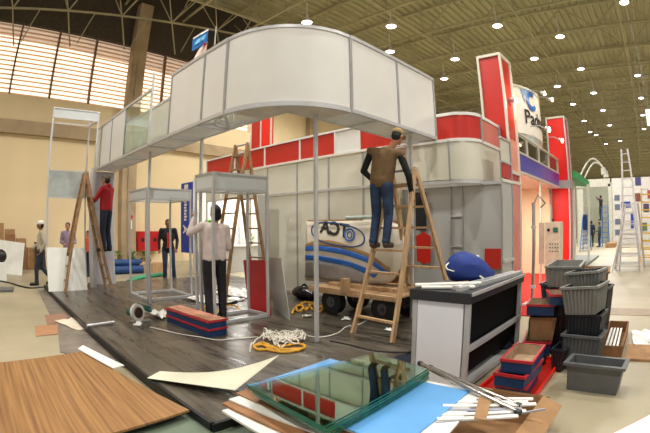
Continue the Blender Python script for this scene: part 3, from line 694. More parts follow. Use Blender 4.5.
def tray(label, c, rz, L=.55, W=.3, H=.12, body=None, group='blue and red trays', **k):
    return tub(label, c, rz, L, W, H, body or M_bluep, 1, .012, 9, inner=M_beige, rimm=M_redrim, name='slatted_tray', cat='tray', group=group, **k)
tray('small blue and red tray sticking out between the two bin stacks', (5.02,1.0,.66), math.radians(20), .4,.3,.12)
for i, s in enumerate(('lowest of the three stacked on the flat red tray','middle one of the three stacked on the flat red tray','topmost of the three stacked on the flat red tray')):
    tray('blue tray with red rim, '+s, (3.74+.01*i-(.05 if i == 1 else 0),1.08-.01*i,.035+i*.122), math.radians(3 if i != 1 else -2), .56,.29,.12)
rt = thing('flat_tray', 'shallow red plastic tray on the floor under the stacked trays', 'tray', (4.1,1.25,0))
f = MB(); f.box((3.45,.86,0),(4.75,1.42,.012)); mk('base', f, M_red, rt)
for a, b in (((3.45,.86),(4.75,.86)),((4.75,.86),(4.75,1.42)),((4.75,1.42),(3.45,1.42)),((3.45,1.42),(3.45,.86))):
    f = MB(); f.bar((a[0],a[1],.03),(b[0],b[1],.03),.02,.06); mk('rim', f, M_redb, rt)
# brown box with tray on top, near the left-hand stack
tray('blue tray with red rim holding the brown box, beside the yellow strip', (5.12,1.27,.0), math.radians(12), .6,.34,.2)
tub('open brown cardboard box with a green side between two blue trays', (5.12,1.22,.2), math.radians(12), .44,.34,.28, M_card, .9, .0, 0, inner=M_cardd, name='cardboard_box', cat='box')
f = MB(); f.box((-.17,.175,.01),(.1,.182,.25)); g = bpy.data.objects['cardboard_box']; mk('green_label', f, mat('green label', (96,150,70), .6), g, world=False)
tray('blue tray with red rim perched on top of the brown box', (5.06,1.24,.52), math.radians(10), .44,.34,.13)
solo('spirit_level', MB().bar((4.75,.98,.04),(5.5,.93,.26),.06,.05), mat('yellow paint', (214,190,40), .5), 'yellow strip leaning beside the tray that holds the brown box', 'strip')
f = MB(); f.ell((5.05,1.72,.15),(.14,.12,.15)); f.ell((4.92,1.66,.08),(.12,.1,.08)); tag(mk('dark_bundle', f, mat('navy cloth', (20,30,48), .8, bump=.4, bscale=9)), 'dark navy cloth bundle behind the counter corner', 'bundle')
f = MB(); f.ell((4.62,1.12,.07),(.14,.1,.07)); tag(mk('dark_bundle', f, M_black), 'small black bundle on the floor beside the yellow strip', 'bundle')

# wooden tray with sticks and paper on the right
wb = thing('wooden_crate', 'shallow wooden crate tipped on the floor holding white strips', 'crate', (5.5,.2,0))
Mw = M_cardd
qa = [Vector((5.0,.42,.0)),Vector((5.0,.14,.0)),Vector((6.35,.12,.0)),Vector((6.35,.42,.0))]
f = MB(); f.slab([p+Vector((0,0,.02)) for p in qa], .018); mk('bottom', f, Mw, wb)
for a, b in ((0,1),(1,2),(2,3),(3,0)):
    f = MB(); f.bar(qa[a]+Vector((0,0,.09)), qa[b]+Vector((0,0,.09)), .02, .17); mk('side', f, Mw, wb)
for i in range(4): 
    f = MB(); f.bar((5.08,.36-.05*i,.1+.01*(i%2)),(6.2,.37-.05*i,.1),.03,.02); tag(mk('white_strip', f, M_wsheet), 'white strip lying in the tipped wooden crate', 'strip', 'strips in the wooden crate')
solo('cardboard_sheet', MB().slab([(5.0,.08,.03),(5.0,-.42,.03),(5.65,-.42,.03),(5.65,.08,.03)],.028), M_card, 'brown cardboard piece lying on the floor right of the wooden crate', 'cardboard')
def crumple(c, sx_, sy_, n, amp, rot=0):
    f = MB(); vs = []; R = Matrix.Rotation(rot, 3, 'Z')
    for i in range(n+1):
        for j in range(n+1):
            vs.append(Vector(c)+R@Vector(((i/n-.5)*sx_+random.uniform(-.02,.02), (j/n-.5)*sy_+random.uniform(-.02,.02), amp*random.random()+.004)))
    m_ = len(vs); f.add(vs+[v-Vector((0,0,.003)) for v in vs], [(i*(n+1)+j,i*(n+1)+j+1,(i+1)*(n+1)+j+1,(i+1)*(n+1)+j) for i in range(n) for j in range(n)]+[(m_+i*(n+1)+j,m_+(i+1)*(n+1)+j,m_+(i+1)*(n+1)+j+1,m_+i*(n+1)+j+1) for i in range(n) for j in range(n)]); return f
tag(mk('paper_sheet', crumple((6.05,-.17,0),.8,.42,5,.05,.1), M_wsheet), 'crumpled white paper lying behind the brown cardboard piece', 'paper')
tag(mk('paper_sheet', crumple((5.75,-.42,0.03),.35,.3,4,.05,.5), mat('bluish paper', (206,212,226), .6)), 'small bluish crumpled paper at the right edge of the picture', 'paper')
solo('white_board', MB().slab([onz(607,436,.02),onz(653,413,.02),onz(662,440,.02),onz(622,452,.02)],.018), M_wsheet, 'white board corner on the floor at the bottom right', 'board')

# ---- foreground pile: boards, blue sheet, glass
def Q(pts, z): return [onz(px,py,z) for px,py in pts]
cr_ = thing('packing_crate', 'brown packing box under the stack of boards and glass', 'box', (2.3,1.9,0))
f = MB(); f.box((1.9,1.35,0),(2.7,2.4,.24)); mk('body', f, M_cardd, cr_)
pile = [('white_board','white board at the bottom left of the pile under the glass',[(1.47,2.43),(2.4,2.5),(2.5,1.5),(1.45,1.3)],.262,.018,M_wsheet,'board'),
        ('brown_board','thick brown board low in the pile under the glass',[(1.52,2.50),(2.5,2.56),(2.6,1.4),(1.6,1.3)],.285,.02,M_board,'board'),
        ('white_board','thin white board between two brown boards in the pile',[(1.58,2.50),(2.6,2.56),(2.79,1.14),(1.75,1.0)],.302,.014,M_wsheet,'board'),
        ('brown_board','thin brown board just under the blue sheet',[(1.68,2.55),(2.6,2.56),(2.81,1.135),(1.75,1.12)],.314,.008,M_board,'board'),
        ('white_board','white board directly under the blue sheet',[(1.78,2.50),(2.76,2.53),(2.87,1.10),(1.8,.96)],.334,.016,M_wsheet,'board'),
        ('blue_sheet','large light blue sheet under the stack of glass',[(1.79,2.56),(2.78,2.6),(2.77,1.18),(1.78,1.14)],.345,.008,M_bluesheet,'sheet')]
for nm, lb, qd, z, t_, m, c in pile: solo(nm, MB().slab([(x,y,z) for x,y in qd], t_), m, lb, c)
def gmat():
    m = bpy.data.materials.new('green tinted glass'); m.use_nodes = True; nt = m.node_tree; b = nt.nodes['Principled BSDF']
    b.inputs['Base Color'].default_value = (.83,.965,.87,1); b.inputs['Transmission Weight'].default_value = 1; b.inputs['Roughness'].default_value = .01; b.inputs['IOR'].default_value = 1.5
    return m
M_gg = gmat(); M_edge = mat('green glass edge', (28,104,84), .15, 0, .15, 8)
gq = [Vector((1.66,2.37,.455)),Vector((2.96,2.22,.43)),Vector((2.82,1.58,.43)),Vector((1.57,1.52,.455))]
cen = sum(gq, Vector())/4
ordn = ['topmost','second from the top','third from the top','fourth from the top','fifth from the top','lowest']
NG = 6; z0 = .346
for i in range(NG):
    f = MB(); k = NG-1-i
    dz = (.445-z0)/NG; zz = z0+dz*(i+1)
    off = Vector((random.uniform(-.012,.012)+.006*k, random.uniform(-.012,.012)-.004*k, 0)) if k else Vector()
    qd = [Vector((cen.x+(p.x-cen.x)*(1-.004*k), cen.y+(p.y-cen.y)*(1-.004*k), zz))+off for p in gq]
    n = len(f.v); vs = qd+[p-Vector((0,0,.0125)) for p in qd]
    f.add(vs, [(0,1,2,3),(7,6,5,4)]+[(i_,4+i_,4+(i_+1)%4,(i_+1)%4) for i_ in range(4)]); f.mi = [0,0,1,1,1,1]
    tag(mk('glass_sheet', f, [M_gg, M_edge]), 'thick green glass sheet, %s of the stack on the blue sheet' % ordn[k], 'glass sheet', 'stacked glass sheets')

# brown veneered board bottom left, its offcut, and the curved white sheet
def plank_mat():
    m = bpy.data.materials.new('striped wood veneer'); m.use_nodes = True; nt = m.node_tree; N = nt.nodes; L = nt.links; b = N['Principled BSDF']
    tc = N.new('ShaderNodeTexCoord'); mp = N.new('ShaderNodeMapping'); mp.inputs['Scale'].default_value = (20,.5,1); mp.inputs['Rotation'].default_value = (0,0,math.radians(-8)); L.new(tc.outputs['Object'], mp.inputs['Vector'])
    n = N.new('ShaderNodeTexNoise'); n.inputs['Scale'].default_value = 1.5; n.inputs['Detail'].default_value = 5; L.new(mp.outputs['Vector'], n.inputs['Vector'])
    r = N.new('ShaderNodeValToRGB'); r.color_ramp.elements[0].position = .3; r.color_ramp.elements[1].position = .7
    r.color_ramp.elements[0].color = srgb((120,82,46)); r.color_ramp.elements[1].color = srgb((168,124,74)); L.new(n.outputs['Fac'], r.inputs['Fac']); L.new(r.outputs['Color'], b.inputs['Base Color']); b.inputs['Roughness'].default_value = .5
    return m
vb = thing('veneer_board', 'large brown striped wood veneer board lying flat at the bottom left', 'board', (.6,3.9,.03))
V = [(-.35,4.72),(1.06,4.92),(1.42,2.86),(.72,2.76),(-.6,2.6)]
f = MB(); f.slab([(x,y,.115) for x,y in V], .02); mk('board', f, plank_mat(), vb)
f = MB(); f.slab([(x,y,.094) for x,y in V], .008); mk('dark_backing', f, M_black, vb)
solo('green_board', MB().slab([(.55,2.95,.03),(1.36,3.3,.03),(1.9,2.2,.03),(.9,1.9,.03)],.025), mat('grey green board', (104,118,98), .6, 0, .08, 4), 'grey green board on the floor under the corner of the veneer board', 'board')
for i,(x,y) in enumerate(((.2,3.4),(.9,3.9),(.1,4.4))): solo('batten', MB().box((x-.3,y-.03,.0),(x+.3,y+.03,.085)), M_wood, ('pine batten under the veneer board near its left edge','pine batten under the middle of the veneer board','pine batten under the far edge of the veneer board')[i], 'batten')
solo('white_strip', MB().slab([tuple(onz(*p,.135)) for p in ((78,348.5),(83,345),(124,365),(113,368))],.012), M_wsheet, 'short white board strip lying on the far edge of the veneer board', 'strip')
f = MB(); top = []; bot = []
for i in range(17):
    u = i/16; xt, yt = (160+119*u, 371+2.5*math.sin(u*PI)*1.2-16*u**2.4); xb, yb = (147+88*u, 378+12*u)
    if u > .999: pass
    zt = .125+.3*u**2.2; zb_ = .118+.02*math.sin(u*PI)
    a = onz(xt,yt,zt); b = onz(xb,yb,zb_+.05*u); top.append(a); bot.append(b)
vs = []
for a, b in zip(top, bot): vs += [a, b, b-Vector((0,0,.004)), a-Vector((0,0,.004))]
f.add(vs, [(4*i+k,4*i+(k+1)%4,4*i+4+(k+1)%4,4*i+4+k) for i in range(16) for k in range(4)]+[(0,1,2,3),(64,67,66,65)])
tag(mk('curved_sheet', f, mat('cream plastic sheet', (226,224,200), .4, 0, .02)), 'pointed cream plastic sheet curling up from the edge of the raised floor', 'sheet')

# chrome tubes, strips, box at bottom right
ends = [((3.02,1.78,.40),(2.56,.70,.34),'longest chrome tube, its capped end pointing at the counter'),((3.06,1.70,.37),(2.70,.74,.33),'thinner steel tube beside the longest chrome tube'),((2.94,1.42,.33),(2.60,.88,.30),'short chrome tube under the two long tubes'),((2.86,1.5,.31),(2.5,.98,.29),'short dull tube nearest the blue sheet')]
for i,(a,b,l) in enumerate(ends):
    t = thing('metal_tube', l, 'tube', a, 0, 'metal tubes')
    f = MB(); f.cyl(a,b,.021 if i == 0 else .016,n=12); mk('tube', f, M_chrome if i != 3 else M_alud, t)
    for p, q_ in ((a,b),(b,a)):
        d_ = (Vector(q_)-Vector(p)).normalized(); f = MB(); f.cyl(Vector(p)-d_*.004, Vector(p)+d_*.035, .024 if i == 0 else .019, n=12); mk('end_cap', f, M_dark, t)
bx = thing('cardboard_box', 'brown cardboard box full of white strips at the bottom of the picture', 'box', (2.6,.9,0))
f = MB(); f.box((2.2,.66,0),(3.06,1.3,.01)); mk('bottom', f, M_card, bx)
for a, b in (((2.2,.66),(3.06,.66)),((3.06,.66),(3.06,1.3)),((3.06,1.3),(2.2,1.3)),((2.2,1.3),(2.2,.66))):
    f = MB(); f.bar((a[0],a[1],.135),(b[0],b[1],.135),.012,.27); mk('side', f, M_card, bx)
f = MB(); f.slab([(3.06,.66,.28),(3.06,1.1,.28),(3.16,1.1,.22),(3.18,.62,.22)],.006); mk('flap', f, M_card, bx)
f = MB(); f.slab([(2.2,.66,.28),(3.06,.66,.28),(3.1,.5,.2),(2.2,.5,.2)],.006); mk('flap', f, M_card, bx)
bun = 0
lab = ['white strip at the far side of the taped bundle','white strip second in the taped bundle','white strip in the middle of the taped bundle','white strip with a dark edge in the taped bundle','white strip at the near side of the taped bundle','loose white strip in front of the taped bundle','long thin grey strip sticking out beyond the box']
for i in range(7):
    a = onz(447-i*2, 397+i*4.4, .33+.006*(i%3)); b = onz((533,528,536,522,526,518,545)[i], (399,402,404,409,411,416,409)[i], .33+.006*(i%2))
    f = MB(); f.bar(a, b, .04 if i < 6 else .014, .012); tag(mk('white_strip', f, M_wsheet if i not in (3,6) else mat('grey strip',(150,152,164),.4)), lab[i], 'strip', 'strips in the cardboard box')
f = MB(); a = Vector((2.62,1.08,.315)); f.slab([onz(480,393,.352),onz(492,396,.352),onz(486,420,.352),onz(474,418,.352)],.004); tag(mk('tape', f, M_card), 'band of brown tape around the bundle of white strips', 'tape')
# ================================================================= PEOPLE
def remesh(o, vox, sm=2):
    r = o.modifiers.new('surface', 'REMESH'); r.mode = 'VOXEL'; r.voxel_size = vox; r.use_smooth_shade = True
    s = o.modifiers.new('soften', 'SMOOTH'); s.factor = .5; s.iterations = sm
V_ = Vector
def person(label, loc, az, J=None, top=None, sleeve=None, low=None, vest=None, shoe=None, hat=None, hatcol=None, skin=None, vox=.009, h=1.75, jacket=False, hood=False, loose=False, top_name='shirt', longhair=False):
    k = h/1.75; zz = loc[2]
    D = dict(head=(0,.02,1.64), neck=(0,-.01,1.5), chest=(0,-.01,1.32), waist=(0,0,1.1), hip=(0,0,.96),
             ls=(-.19,-.02,1.43), rs=(.19,-.02,1.43), le=(-.25,-.05,1.13), re=(.25,-.05,1.13), lw=(-.26,.06,.88), rw=(.26,.06,.88),
             lh=(-.1,0,.92), rh=(.1,0,.92), lk=(-.11,.03,.5), rk=(.11,.03,.5), la=(-.11,-.02,.09), ra=(.11,-.02,.09), lf=(-.12,.16,.035), rf=(.12,.16,.035), look=(0,1,0))
    if J: D.update(J)
    D = {a: (V_(b)*k if a != 'look' else V_(b)) for a, b in D.items()}
    t = thing('person', label, 'person', loc, az-PI/2, world=False)
    f = MB(); H = D['head']; L = D['look'].normalized(); R_ = L.cross(V_((0,0,1))).normalized(); U = R_.cross(L)
    HM = Matrix((R_, L, U)).transposed()
    def hp(x,y,z): return H+HM@(V_((x,y,z))*k)
    # head
    f.ell(H+HM@V_((0,-.008,.02)), (.078*k,.094*k,.108*k), HM); f.ell(hp(0,.022,-.035), (.06*k,.066*k,.075*k), HM); f.ell(hp(0,.06,-.088), (.026*k,.024*k,.02*k), HM, 10, 7)
    f.cap(hp(0,.088,.012), hp(0,.108,-.026), .009*k, .015*k, 8)
    for s in (-1,1): f.ell(hp(s*.08,-.005,-.01), (.012*k,.022*k,.032*k), HM, 8, 6); f.ell(hp(s*.028,.084,.024), (.02*k,.012*k,.007*k), HM, 8, 6)
    f.cap(hp(0,.086,-.055), hp(0,.084,-.06), .014*k, .013*k, 8)
    f.cap(D['neck']-V_((0,0,.05)), H-U*.05*k-L*.012*k, .058*k, .052*k)
    # trunk and limbs
    f.ell((D['chest']+D['waist'])/2, (.13*k,.082*k,.24*k)); f.ell(D['chest'], (.155*k,.092*k,.14*k)); f.ell(D['hip'], (.145*k,.092*k,.11*k))
    f.cap(D['waist'], D['hip'], .085*k, .09*k)
    for s in 'lr':
        f.cap(D['chest']+V_((0,0,.1)), D[s+'s'], .07*k, .055*k); f.cap(D[s+'s'], D[s+'e'], .05*k, .038*k); f.cap(D[s+'e'], D[s+'w'], .037*k, .026*k)
        f.cap(D[s+'h'], D[s+'k'], .08*k, .055*k); f.cap(D[s+'k'], D[s+'a'], .052*k, .036*k)
        f.cap(D[s+'a'], D[s+'f'], .036*k, .03*k)
        # hand: palm, four curled fingers, thumb from the side
        w = D[s+'w']; d = (w-D[s+'e']).normalized(); sd = -1 if s == 'l' else 1
        q = d.cross(V_((sd,0,0))); q = q.normalized() if q.length > .2 else V_((0,1,0)); side = d.cross(q).normalized()  # q: palm normal-ish
        RM = Matrix((side, q, d)).transposed()
        pc = w+d*.05*k; f.ell(pc, (.04*k,.018*k,.052*k), RM, 10, 7)
        cur = V_((0,1,0)) if abs(d.y) < .8 else V_((0,0,-1)); pn = (cur-d*cur.dot(d)).normalized(); sx_ = d.cross(pn).normalized()
        for i, ln in enumerate((.068,.076,.072,.056)):
            b0 = w+d*.088*k+sx_*(i-1.5)*.02*k; b1 = b0+(d*.8+pn*.5).normalized()*ln*.55*k; b2 = b1+(d*.2+pn).normalized()*ln*.5*k
            f.cap(b0-d*.02*k, b1, .0095*k, .009*k, 7); f.cap(b1, b2, .009*k, .008*k, 7)
        b0 = w+d*.03*k-sx_*sd*.03*k; b1 = b0+(d*.5-sx_*sd*.75+pn*.3).normalized()*.042*k; b2 = b1+(d*.8+pn*.5).normalized()*.032*k
        f.cap(b0, b1, .013*k, .011*k, 7); f.cap(b1, b2, .011*k, .009*k, 7)
    b = mk('body', f, skin or M_skin, t, world=False); remesh(b, vox, 1)
    # clothes
    f = MB(); e = .018*k
    f.ell(D['chest'], (.18*k,.125*k,.16*k)); f.ell((D['chest']+D['waist'])/2, (.165*k,.118*k,.25*k)); f.ell(D['waist']*.55+D['hip']*.45, (.168*k,.13*k,.14*k)); f.cap(D['chest'], D['waist'].lerp(D['hip'],.7), .128*k, .136*k); f.cap(D['chest']+V_((0,0,.13*k)), D['neck']-V_((0,0,.045*k)), .085*k, .06*k)
    if jacket: f.ell(D['hip']+V_((0,0,-.02)), (.19*k,.145*k,.15*k)); f.ell(D['chest']+V_((0,.01,-.06)), (.2*k,.145*k,.22*k))
    if loose:
        for s in (-1,1): f.cap(D['chest']+V_((s*.095*k,0,.09*k)), D['hip']+V_((s*.08*k,0,.02*k)), .105*k, .112*k)
        f.cap(D['chest']+V_((0,0,.06*k)), D['hip']+V_((0,0,.02*k)), .125*k, .125*k)
    if hood: f.ell(D['neck']+V_((0,-.06,-.0)), (.1*k,.06*k,.06*k))
    for s in 'lr':
        f.cap(D['chest']+V_((0,0,.1*k)), D[s+'s'], .085*k, .068*k)
        if not vest: f.cap(D[s+'s'], D[s+'e'], .068*k, .054*k); f.cap(D[s+'e'], D[s+'e'].lerp(D[s+'w'],.93), .052*k, .04*k)
    o = mk('vest' if vest else top_name, f, vest or top, t, world=False); remesh(o, max(vox,.012), 3)
    if vest:
        for s in 'lr':
            f = MB(); f.cap(D[s+'s']*.95+D['chest']*.05, D[s+'e'], .06*k, .052*k); f.cap(D[s+'e'], D[s+'e'].lerp(D[s+'w'],.93), .051*k, .038*k)
            o = mk('sleeve', f, sleeve, t, world=False); remesh(o, max(vox,.012), 2)
    f = MB(); f.ell(D['hip']+V_((0,0,.0)), (.165*k,.122*k,.13*k)); f.cap(D['hip'], D['waist'].lerp(D['hip'],.6), .125*k, .12*k)
    for s in 'lr':
        f.cap(D[s+'h'], D[s+'k'], .098*k, .072*k); f.cap(D[s+'k'], D[s+'a']+V_((0,0,.0)), .07*k, .06*k); f.ell(D[s+'a']+V_((0,0,.02)), (.065*k,.07*k,.05*k))
    o = mk('trousers', f, low, t, world=False); remesh(o, max(vox,.012), 3)
    for s in 'lr':
        f = MB(); a = D[s+'a']; g = D[s+'f']; f.cap(a+V_((0,-.025*k,-.035*k)), g+V_((0,.0,.01*k)), .046*k, .042*k); f.ell(a+V_((0,0,-.01*k)), (.048*k,.055*k,.05*k)); f.cap(a+V_((0,-.03*k,-.05*k)), g+V_((0,.02*k,-.005*k)), .036*k, .032*k)
        zmin = min(a.z, g.z+.055*k)-.09*k
        o = mk('shoe', f, shoe or M_black, t, world=False)
        for v in o.data.vertices: v.co.z = max(v.co.z, zmin+.0)
        remesh(o, max(vox,.011), 1)
    for s in (-1,1):
        f = MB(); f.ell(hp(s*.028,.084,.008), (.011*k,.008*k,.006*k), HM, 8, 6); mk('eye', f, M_black, t, world=False)
    # hair
    f = MB(); f.ell(hp(0,-.018,.045), (.086*k,.094*k,.088*k), HM); f.ell(hp(0,-.045,-.005), (.08*k,.065*k,.085*k), HM)
    if longhair: f.ell(hp(0,-.05,-.03), (.085*k,.065*k,.09*k), HM); f.ell(hp(0,0,.075), (.08*k,.085*k,.07*k), HM)
    if not (hat == 'bald'):
        o = mk('hair', f, M_hair, t, world=False); remesh(o, max(vox,.01), 1)
    if hat == 'cap':
        f = MB(); f.ell(hp(0,-.012,.062), (.094*k,.104*k,.078*k), HM); br = [hp(.095*math.sin(a)*.85, .07+.1*math.cos(a), .05-.012*math.cos(a)) for a in [(-1.35+2.7*i/10) for i in range(11)]]
        n = len(br); ce = [hp(.085*math.sin(a)*.85, .05+.02*math.cos(a), .052) for a in [(-1.35+2.7*i/10) for i in range(11)]]
        vs = []
        for a_, b_ in zip(br, ce): vs += [a_, b_, b_+U*.012*k, a_+U*.012*k]
        f.add(vs, [(4*i+j,4*i+(j+1)%4,4*i+4+(j+1)%4,4*i+4+j) for i in range(n-1) for j in range(4)]+[(0,1,2,3),(4*n-4,4*n-1,4*n-2,4*n-3)])
        o = mk('cap', f, hatcol, t, world=False); remesh(o, .008, 1)
    return t
R = math.radians
M_vest = mat('brown vest cloth', (112,88,58), .9, 0, .08, 9, bump=.4, bscale=14)
M_swt = mat('dark striped jumper', (22,26,24), .9, 0, .15, 9, bump=.3)
vm = person('person in brown vest and beige cap standing on a wooden stepladder, seen from behind', (4.74,3.44,1.275), R(8),
    dict(head=(.24,.1,1.66), neck=(.12,.03,1.51), chest=(.06,.0,1.30), waist=(.0,-.03,1.05), ls=(-.19,.02,1.47), rs=(.32,.02,1.38), le=(-.36,.08,1.18), lw=(-.22,.26,.98), re=(.42,.05,1.06), rw=(.4,.2,.78),
         look=(.12,.93,-.35), lh=(-.09,-.02,.92), rh=(.1,-.02,.92), lk=(-.12,.04,.5), rk=(.1,.02,.5), la=(-.13,-.05,.09), ra=(.09,-.05,.09), lf=(-.13,.1,.035), rf=(.1,.1,.035)),
    sleeve=M_swt, low=M_jean, vest=M_vest, loose=True, hat='cap', hatcol=mat('beige cap cloth', (168,140,100), .9), shoe=mat('brown shoe', (70,50,36), .6), h=1.63)
ws = person('person in pale shirt and dark trousers reaching up inside the open frame, seen from behind', (3.47,5.72,.1), R(78),
    dict(head=(.03,.03,1.66), ls=(-.19,.0,1.47), le=(-.38,.08,1.36), lw=(-.26,.2,1.6), re=(.25,.02,1.13), rw=(.17,.25,1.1), look=(-.15,1,.1), lk=(-.1,.04,.5), rk=(.12,.02,.5)),
    top=mat('pale shirt cloth', (206,190,184), .85, 0, .05, 8, bump=.4, bscale=12), low=M_jeand, h=1.78, longhair=True, loose=True)
person('person in red hooded sweatshirt and grey cap high on the wooden stepladder at the left', (2.93,9.98,.99), R(128),
    dict(le=(-.3,.1,1.18), lw=(-.2,.32,1.1), re=(.27,.06,1.15), rw=(.16,.3,1.3), look=(0,1,.2), lk=(-.1,.03,.5)),
    top=mat('red sweatshirt cloth', (158,22,32), .9, 0, .08, 9, bump=.3), low=mat('navy trousers', (30,38,56), .85, 0, .15, 9), hat='cap', hatcol=mat('grey cap cloth', (110,104,90), .9), h=1.82, loose=True, hood=True, top_name='sweatshirt')
person('person in black jacket over red, standing on the hall floor facing the camera', (5.33,11.45,.0), R(243),
    dict(ls=(-.2,0,1.45), rs=(.2,0,1.45), le=(-.27,-.04,1.16), re=(.27,-.04,1.16), lw=(-.24,.1,.92), rw=(.26,.08,.9), lk=(-.13,.04,.5), rk=(.1,.05,.5), la=(-.16,0,.09), ra=(.12,-.02,.09), lf=(-.2,.16,.035), rf=(.14,.18,.035)),
    top=mat('black jacket cloth', (22,22,26), .8, 0, .1, 9, bump=.4, bscale=12), low=mat('blue trousers', (40,54,82), .85, 0, .15, 9), h=1.8, jacket=True, top_name='jacket', skin=M_skind)
f = MB(); f.box((-.035,.13,.98),(.03,.152,1.42)); j = [o for o in bpy.data.objects if o.name.startswith('person')][-1]; mk('red_shirt_front', f, M_red, j, world=False)
person('person in white cap and pale shirt walking to the left past the cardboard boxes', (1.5,11.95,0), R(172),
    dict(le=(-.24,-.12,1.15), lw=(-.22,.02,.93), re=(.24,.08,1.14), rw=(.2,.28,1.0), lk=(-.1,.16,.5), la=(-.1,.18,.09), lf=(-.1,.36,.035), rk=(.1,0,.49), ra=(.1,-.3,.13), rf=(.1,-.14,.04)),
    top=mat('grey beige shirt', (178,168,146), .9, 0, .06, 9, bump=.3), low=mat('slate trousers', (44,50,62), .85, 0, .15, 9), hat='cap', hatcol=mat('white cap cloth', (232,228,218), .9), h=1.72, skin=M_skind)
person('person in lavender shirt behind the white board and the left stepladder', (2.62,13.5,0), R(250), dict(lw=(-.1,.25,1.1), rw=(.1,.28,1.1)),
    top=mat('lavender shirt', (150,130,150), .9, 0, .08, 9), low=M_jeand, h=1.7, vox=.012)
person('person in orange top partly hidden behind the narrow white board', (3.35,13.6,0), R(200), dict(lw=(-.1,.2,.95)), top=mat('orange top', (200,84,52), .9), low=M_jean, h=1.45, vox=.012)
person('person in navy clothes standing in the far grey room, left of the pair', (30.1,3.75,0), R(20), dict(), top=mat('navy top', (28,34,58), .9), low=M_jeand, h=1.78, vox=.016)
person('person in green top standing in the far grey room, right of the pair', (30.2,3.15,0), R(80), dict(rw=(.1,.3,1.1)), top=mat('dark green top', (60,74,62), .9), low=mat('slate trousers', (44,50,62), .85), h=1.68, vox=.016)
person('person in black working high on the blue stepladder in the far grey room', (30.6,3.05,1.80), R(60), dict(lw=(-.2,.3,1.7), le=(-.26,.1,1.5), rw=(.2,.3,1.6), re=(.26,.1,1.45)), top=M_black, low=mat('slate trousers', (44,50,62), .85), h=1.72, vox=.016)

# ================================================================= STRIPED SHELL ON ITS WOODEN TROLLEY
def xs_(z): return 5.64-.24*math.cos(max(-1,min(1,(z-1.05)/.68))*PI/2)
sh = thing('vehicle_shell', 'white body shell with blue stripes and an oval emblem, resting on a wooden trolley', 'vehicle shell', (5.6,4.6,.62))
Z0 = .66
def surf(name, upper, lower, m, off, nv=10, shell=sh):
    """patch between two pixel traced lines lying on the shell's bulging side"""
    f = MB(); vs = []; n = len(upper)
    for a, b in zip(upper, lower):
        for j in range(nv+1):
            u = j/nv; px = a[0]+(b[0]-a[0])*u; py = a[1]+(b[1]-a[1])*u
            p = onx(px,py,5.45)
            for _ in range(3): p = onx(px,py,xs_(p.z)-off)
            vs.append(p)
    f.add(vs, [(i*(nv+1)+j,i*(nv+1)+j+1,(i+1)*(nv+1)+j+1,(i+1)*(nv+1)+j) for i in range(n-1) for j in range(nv)], True)
    o = mk(name, f, m, shell); s = o.modifiers.new('thickness','SOLIDIFY'); s.thickness = .006; s.offset = 0; return o
def lerpl(pts, n=24):
    out = []
    for i in range(n+1):
        u = i/n*(len(pts)-1); k_ = min(int(u), len(pts)-2); t = u-k_
        p0 = pts[max(k_-1,0)]; p1 = pts[k_]; p2 = pts[k_+1]; p3 = pts[min(k_+2,len(pts)-1)]
        out.append(tuple(.5*((2*p1[c])+(-p0[c]+p2[c])*t+(2*p0[c]-5*p1[c]+4*p2[c]-p3[c])*t*t+(-p0[c]+3*p1[c]-3*p2[c]+p3[c])*t**3) for c in (0,1)))
    return out
topL = lerpl([(306,221),(325,221),(345,221),(368,220),(392,222),(404,228)]); lowL = lerpl([(305,280),(322,282),(345,283),(370,284),(392,281),(403,262)])
o = surf('shell_skin', topL, lowL, mat('shell paint', (216,208,190), .35, 0, .02), 0, 14)
f = MB(); f.box((5.62,3.75,.66),(5.7,5.75,1.66)); mk('inner_frame', f, M_board, sh)
surf('tan_band', lerpl([(305.5,244),(318,240),(335,241),(350,246),(370,254),(390,268)]), lerpl([(305.5,246.5),(318,246),(335,247),(350,251),(370,259),(390,274)]), mat('tan paint', (160,130,88), .4), .008, 4)
M_sb = mat('stripe blue', (40,106,196), .35)
surf('blue_stripe', lerpl([(305.3,246.5),(318,246),(335,247.8),(350,251),(370,259),(388,272)]), lerpl([(305.3,251),(318,250.5),(335,253),(350,256.5),(370,264),(384,274)]), M_sb, .012, 4)
surf('blue_stripe', lerpl([(305.2,255),(318,255.5),(335,258.5),(350,262),(366,268),(378,274)]), lerpl([(305.2,259.8),(318,260.2),(335,263.5),(350,267),(364,273),(374,278)]), M_sb, .012, 4)
surf('grey_lower_band', lerpl([(305.2,260),(318,260.5),(335,263.8),(350,267.5),(364,273.5)]), lerpl([(305,277),(322,279),(335,282),(350,283),(362,284)]), mat('grey paint', (160,158,160), .4), .008, 4)
def loop(name, c, rx, ry, wdt, m, tilt=.1, a0=0, a1=360, sq=1.0):
    U, Lw = [], []
    for i in range(41):
        a = R(a0+(a1-a0)*i/40); ca_, sa_ = math.cos(a), math.sin(a); ex = math.copysign(abs(ca_)**sq, ca_); ey = math.copysign(abs(sa_)**.9, sa_)
        U.append((c[0]+rx*ex, c[1]-ry*ey+tilt*rx*ex)); Lw.append((c[0]+(rx-wdt)*ex, c[1]-(ry-wdt)*ey+tilt*rx*ex))
    return surf(name, U, Lw, m, .014, 2)
loop('oval_outline', (338,234.5), 27, 11.5, 1.3, mat('dark blue line', (36,78,130), .4), .16, 0, 360, .7)
loop('ring_emblem', (349.5,234.8), 5.3, 6.6, 1.5, M_sb, .0); loop('ring_emblem', (349.5,234.8), 2.6, 3.4, .8, mat('dark blue line', (36,78,130), .4), .0)
tm = textmesh('TCA', .36, .012, .3); 
tm.v = [V_((xs_(1.52-.0)-.03, 4.93+v.x*1.0, 1.46+v.y*.85+v.x*.14)) for v in tm.v]
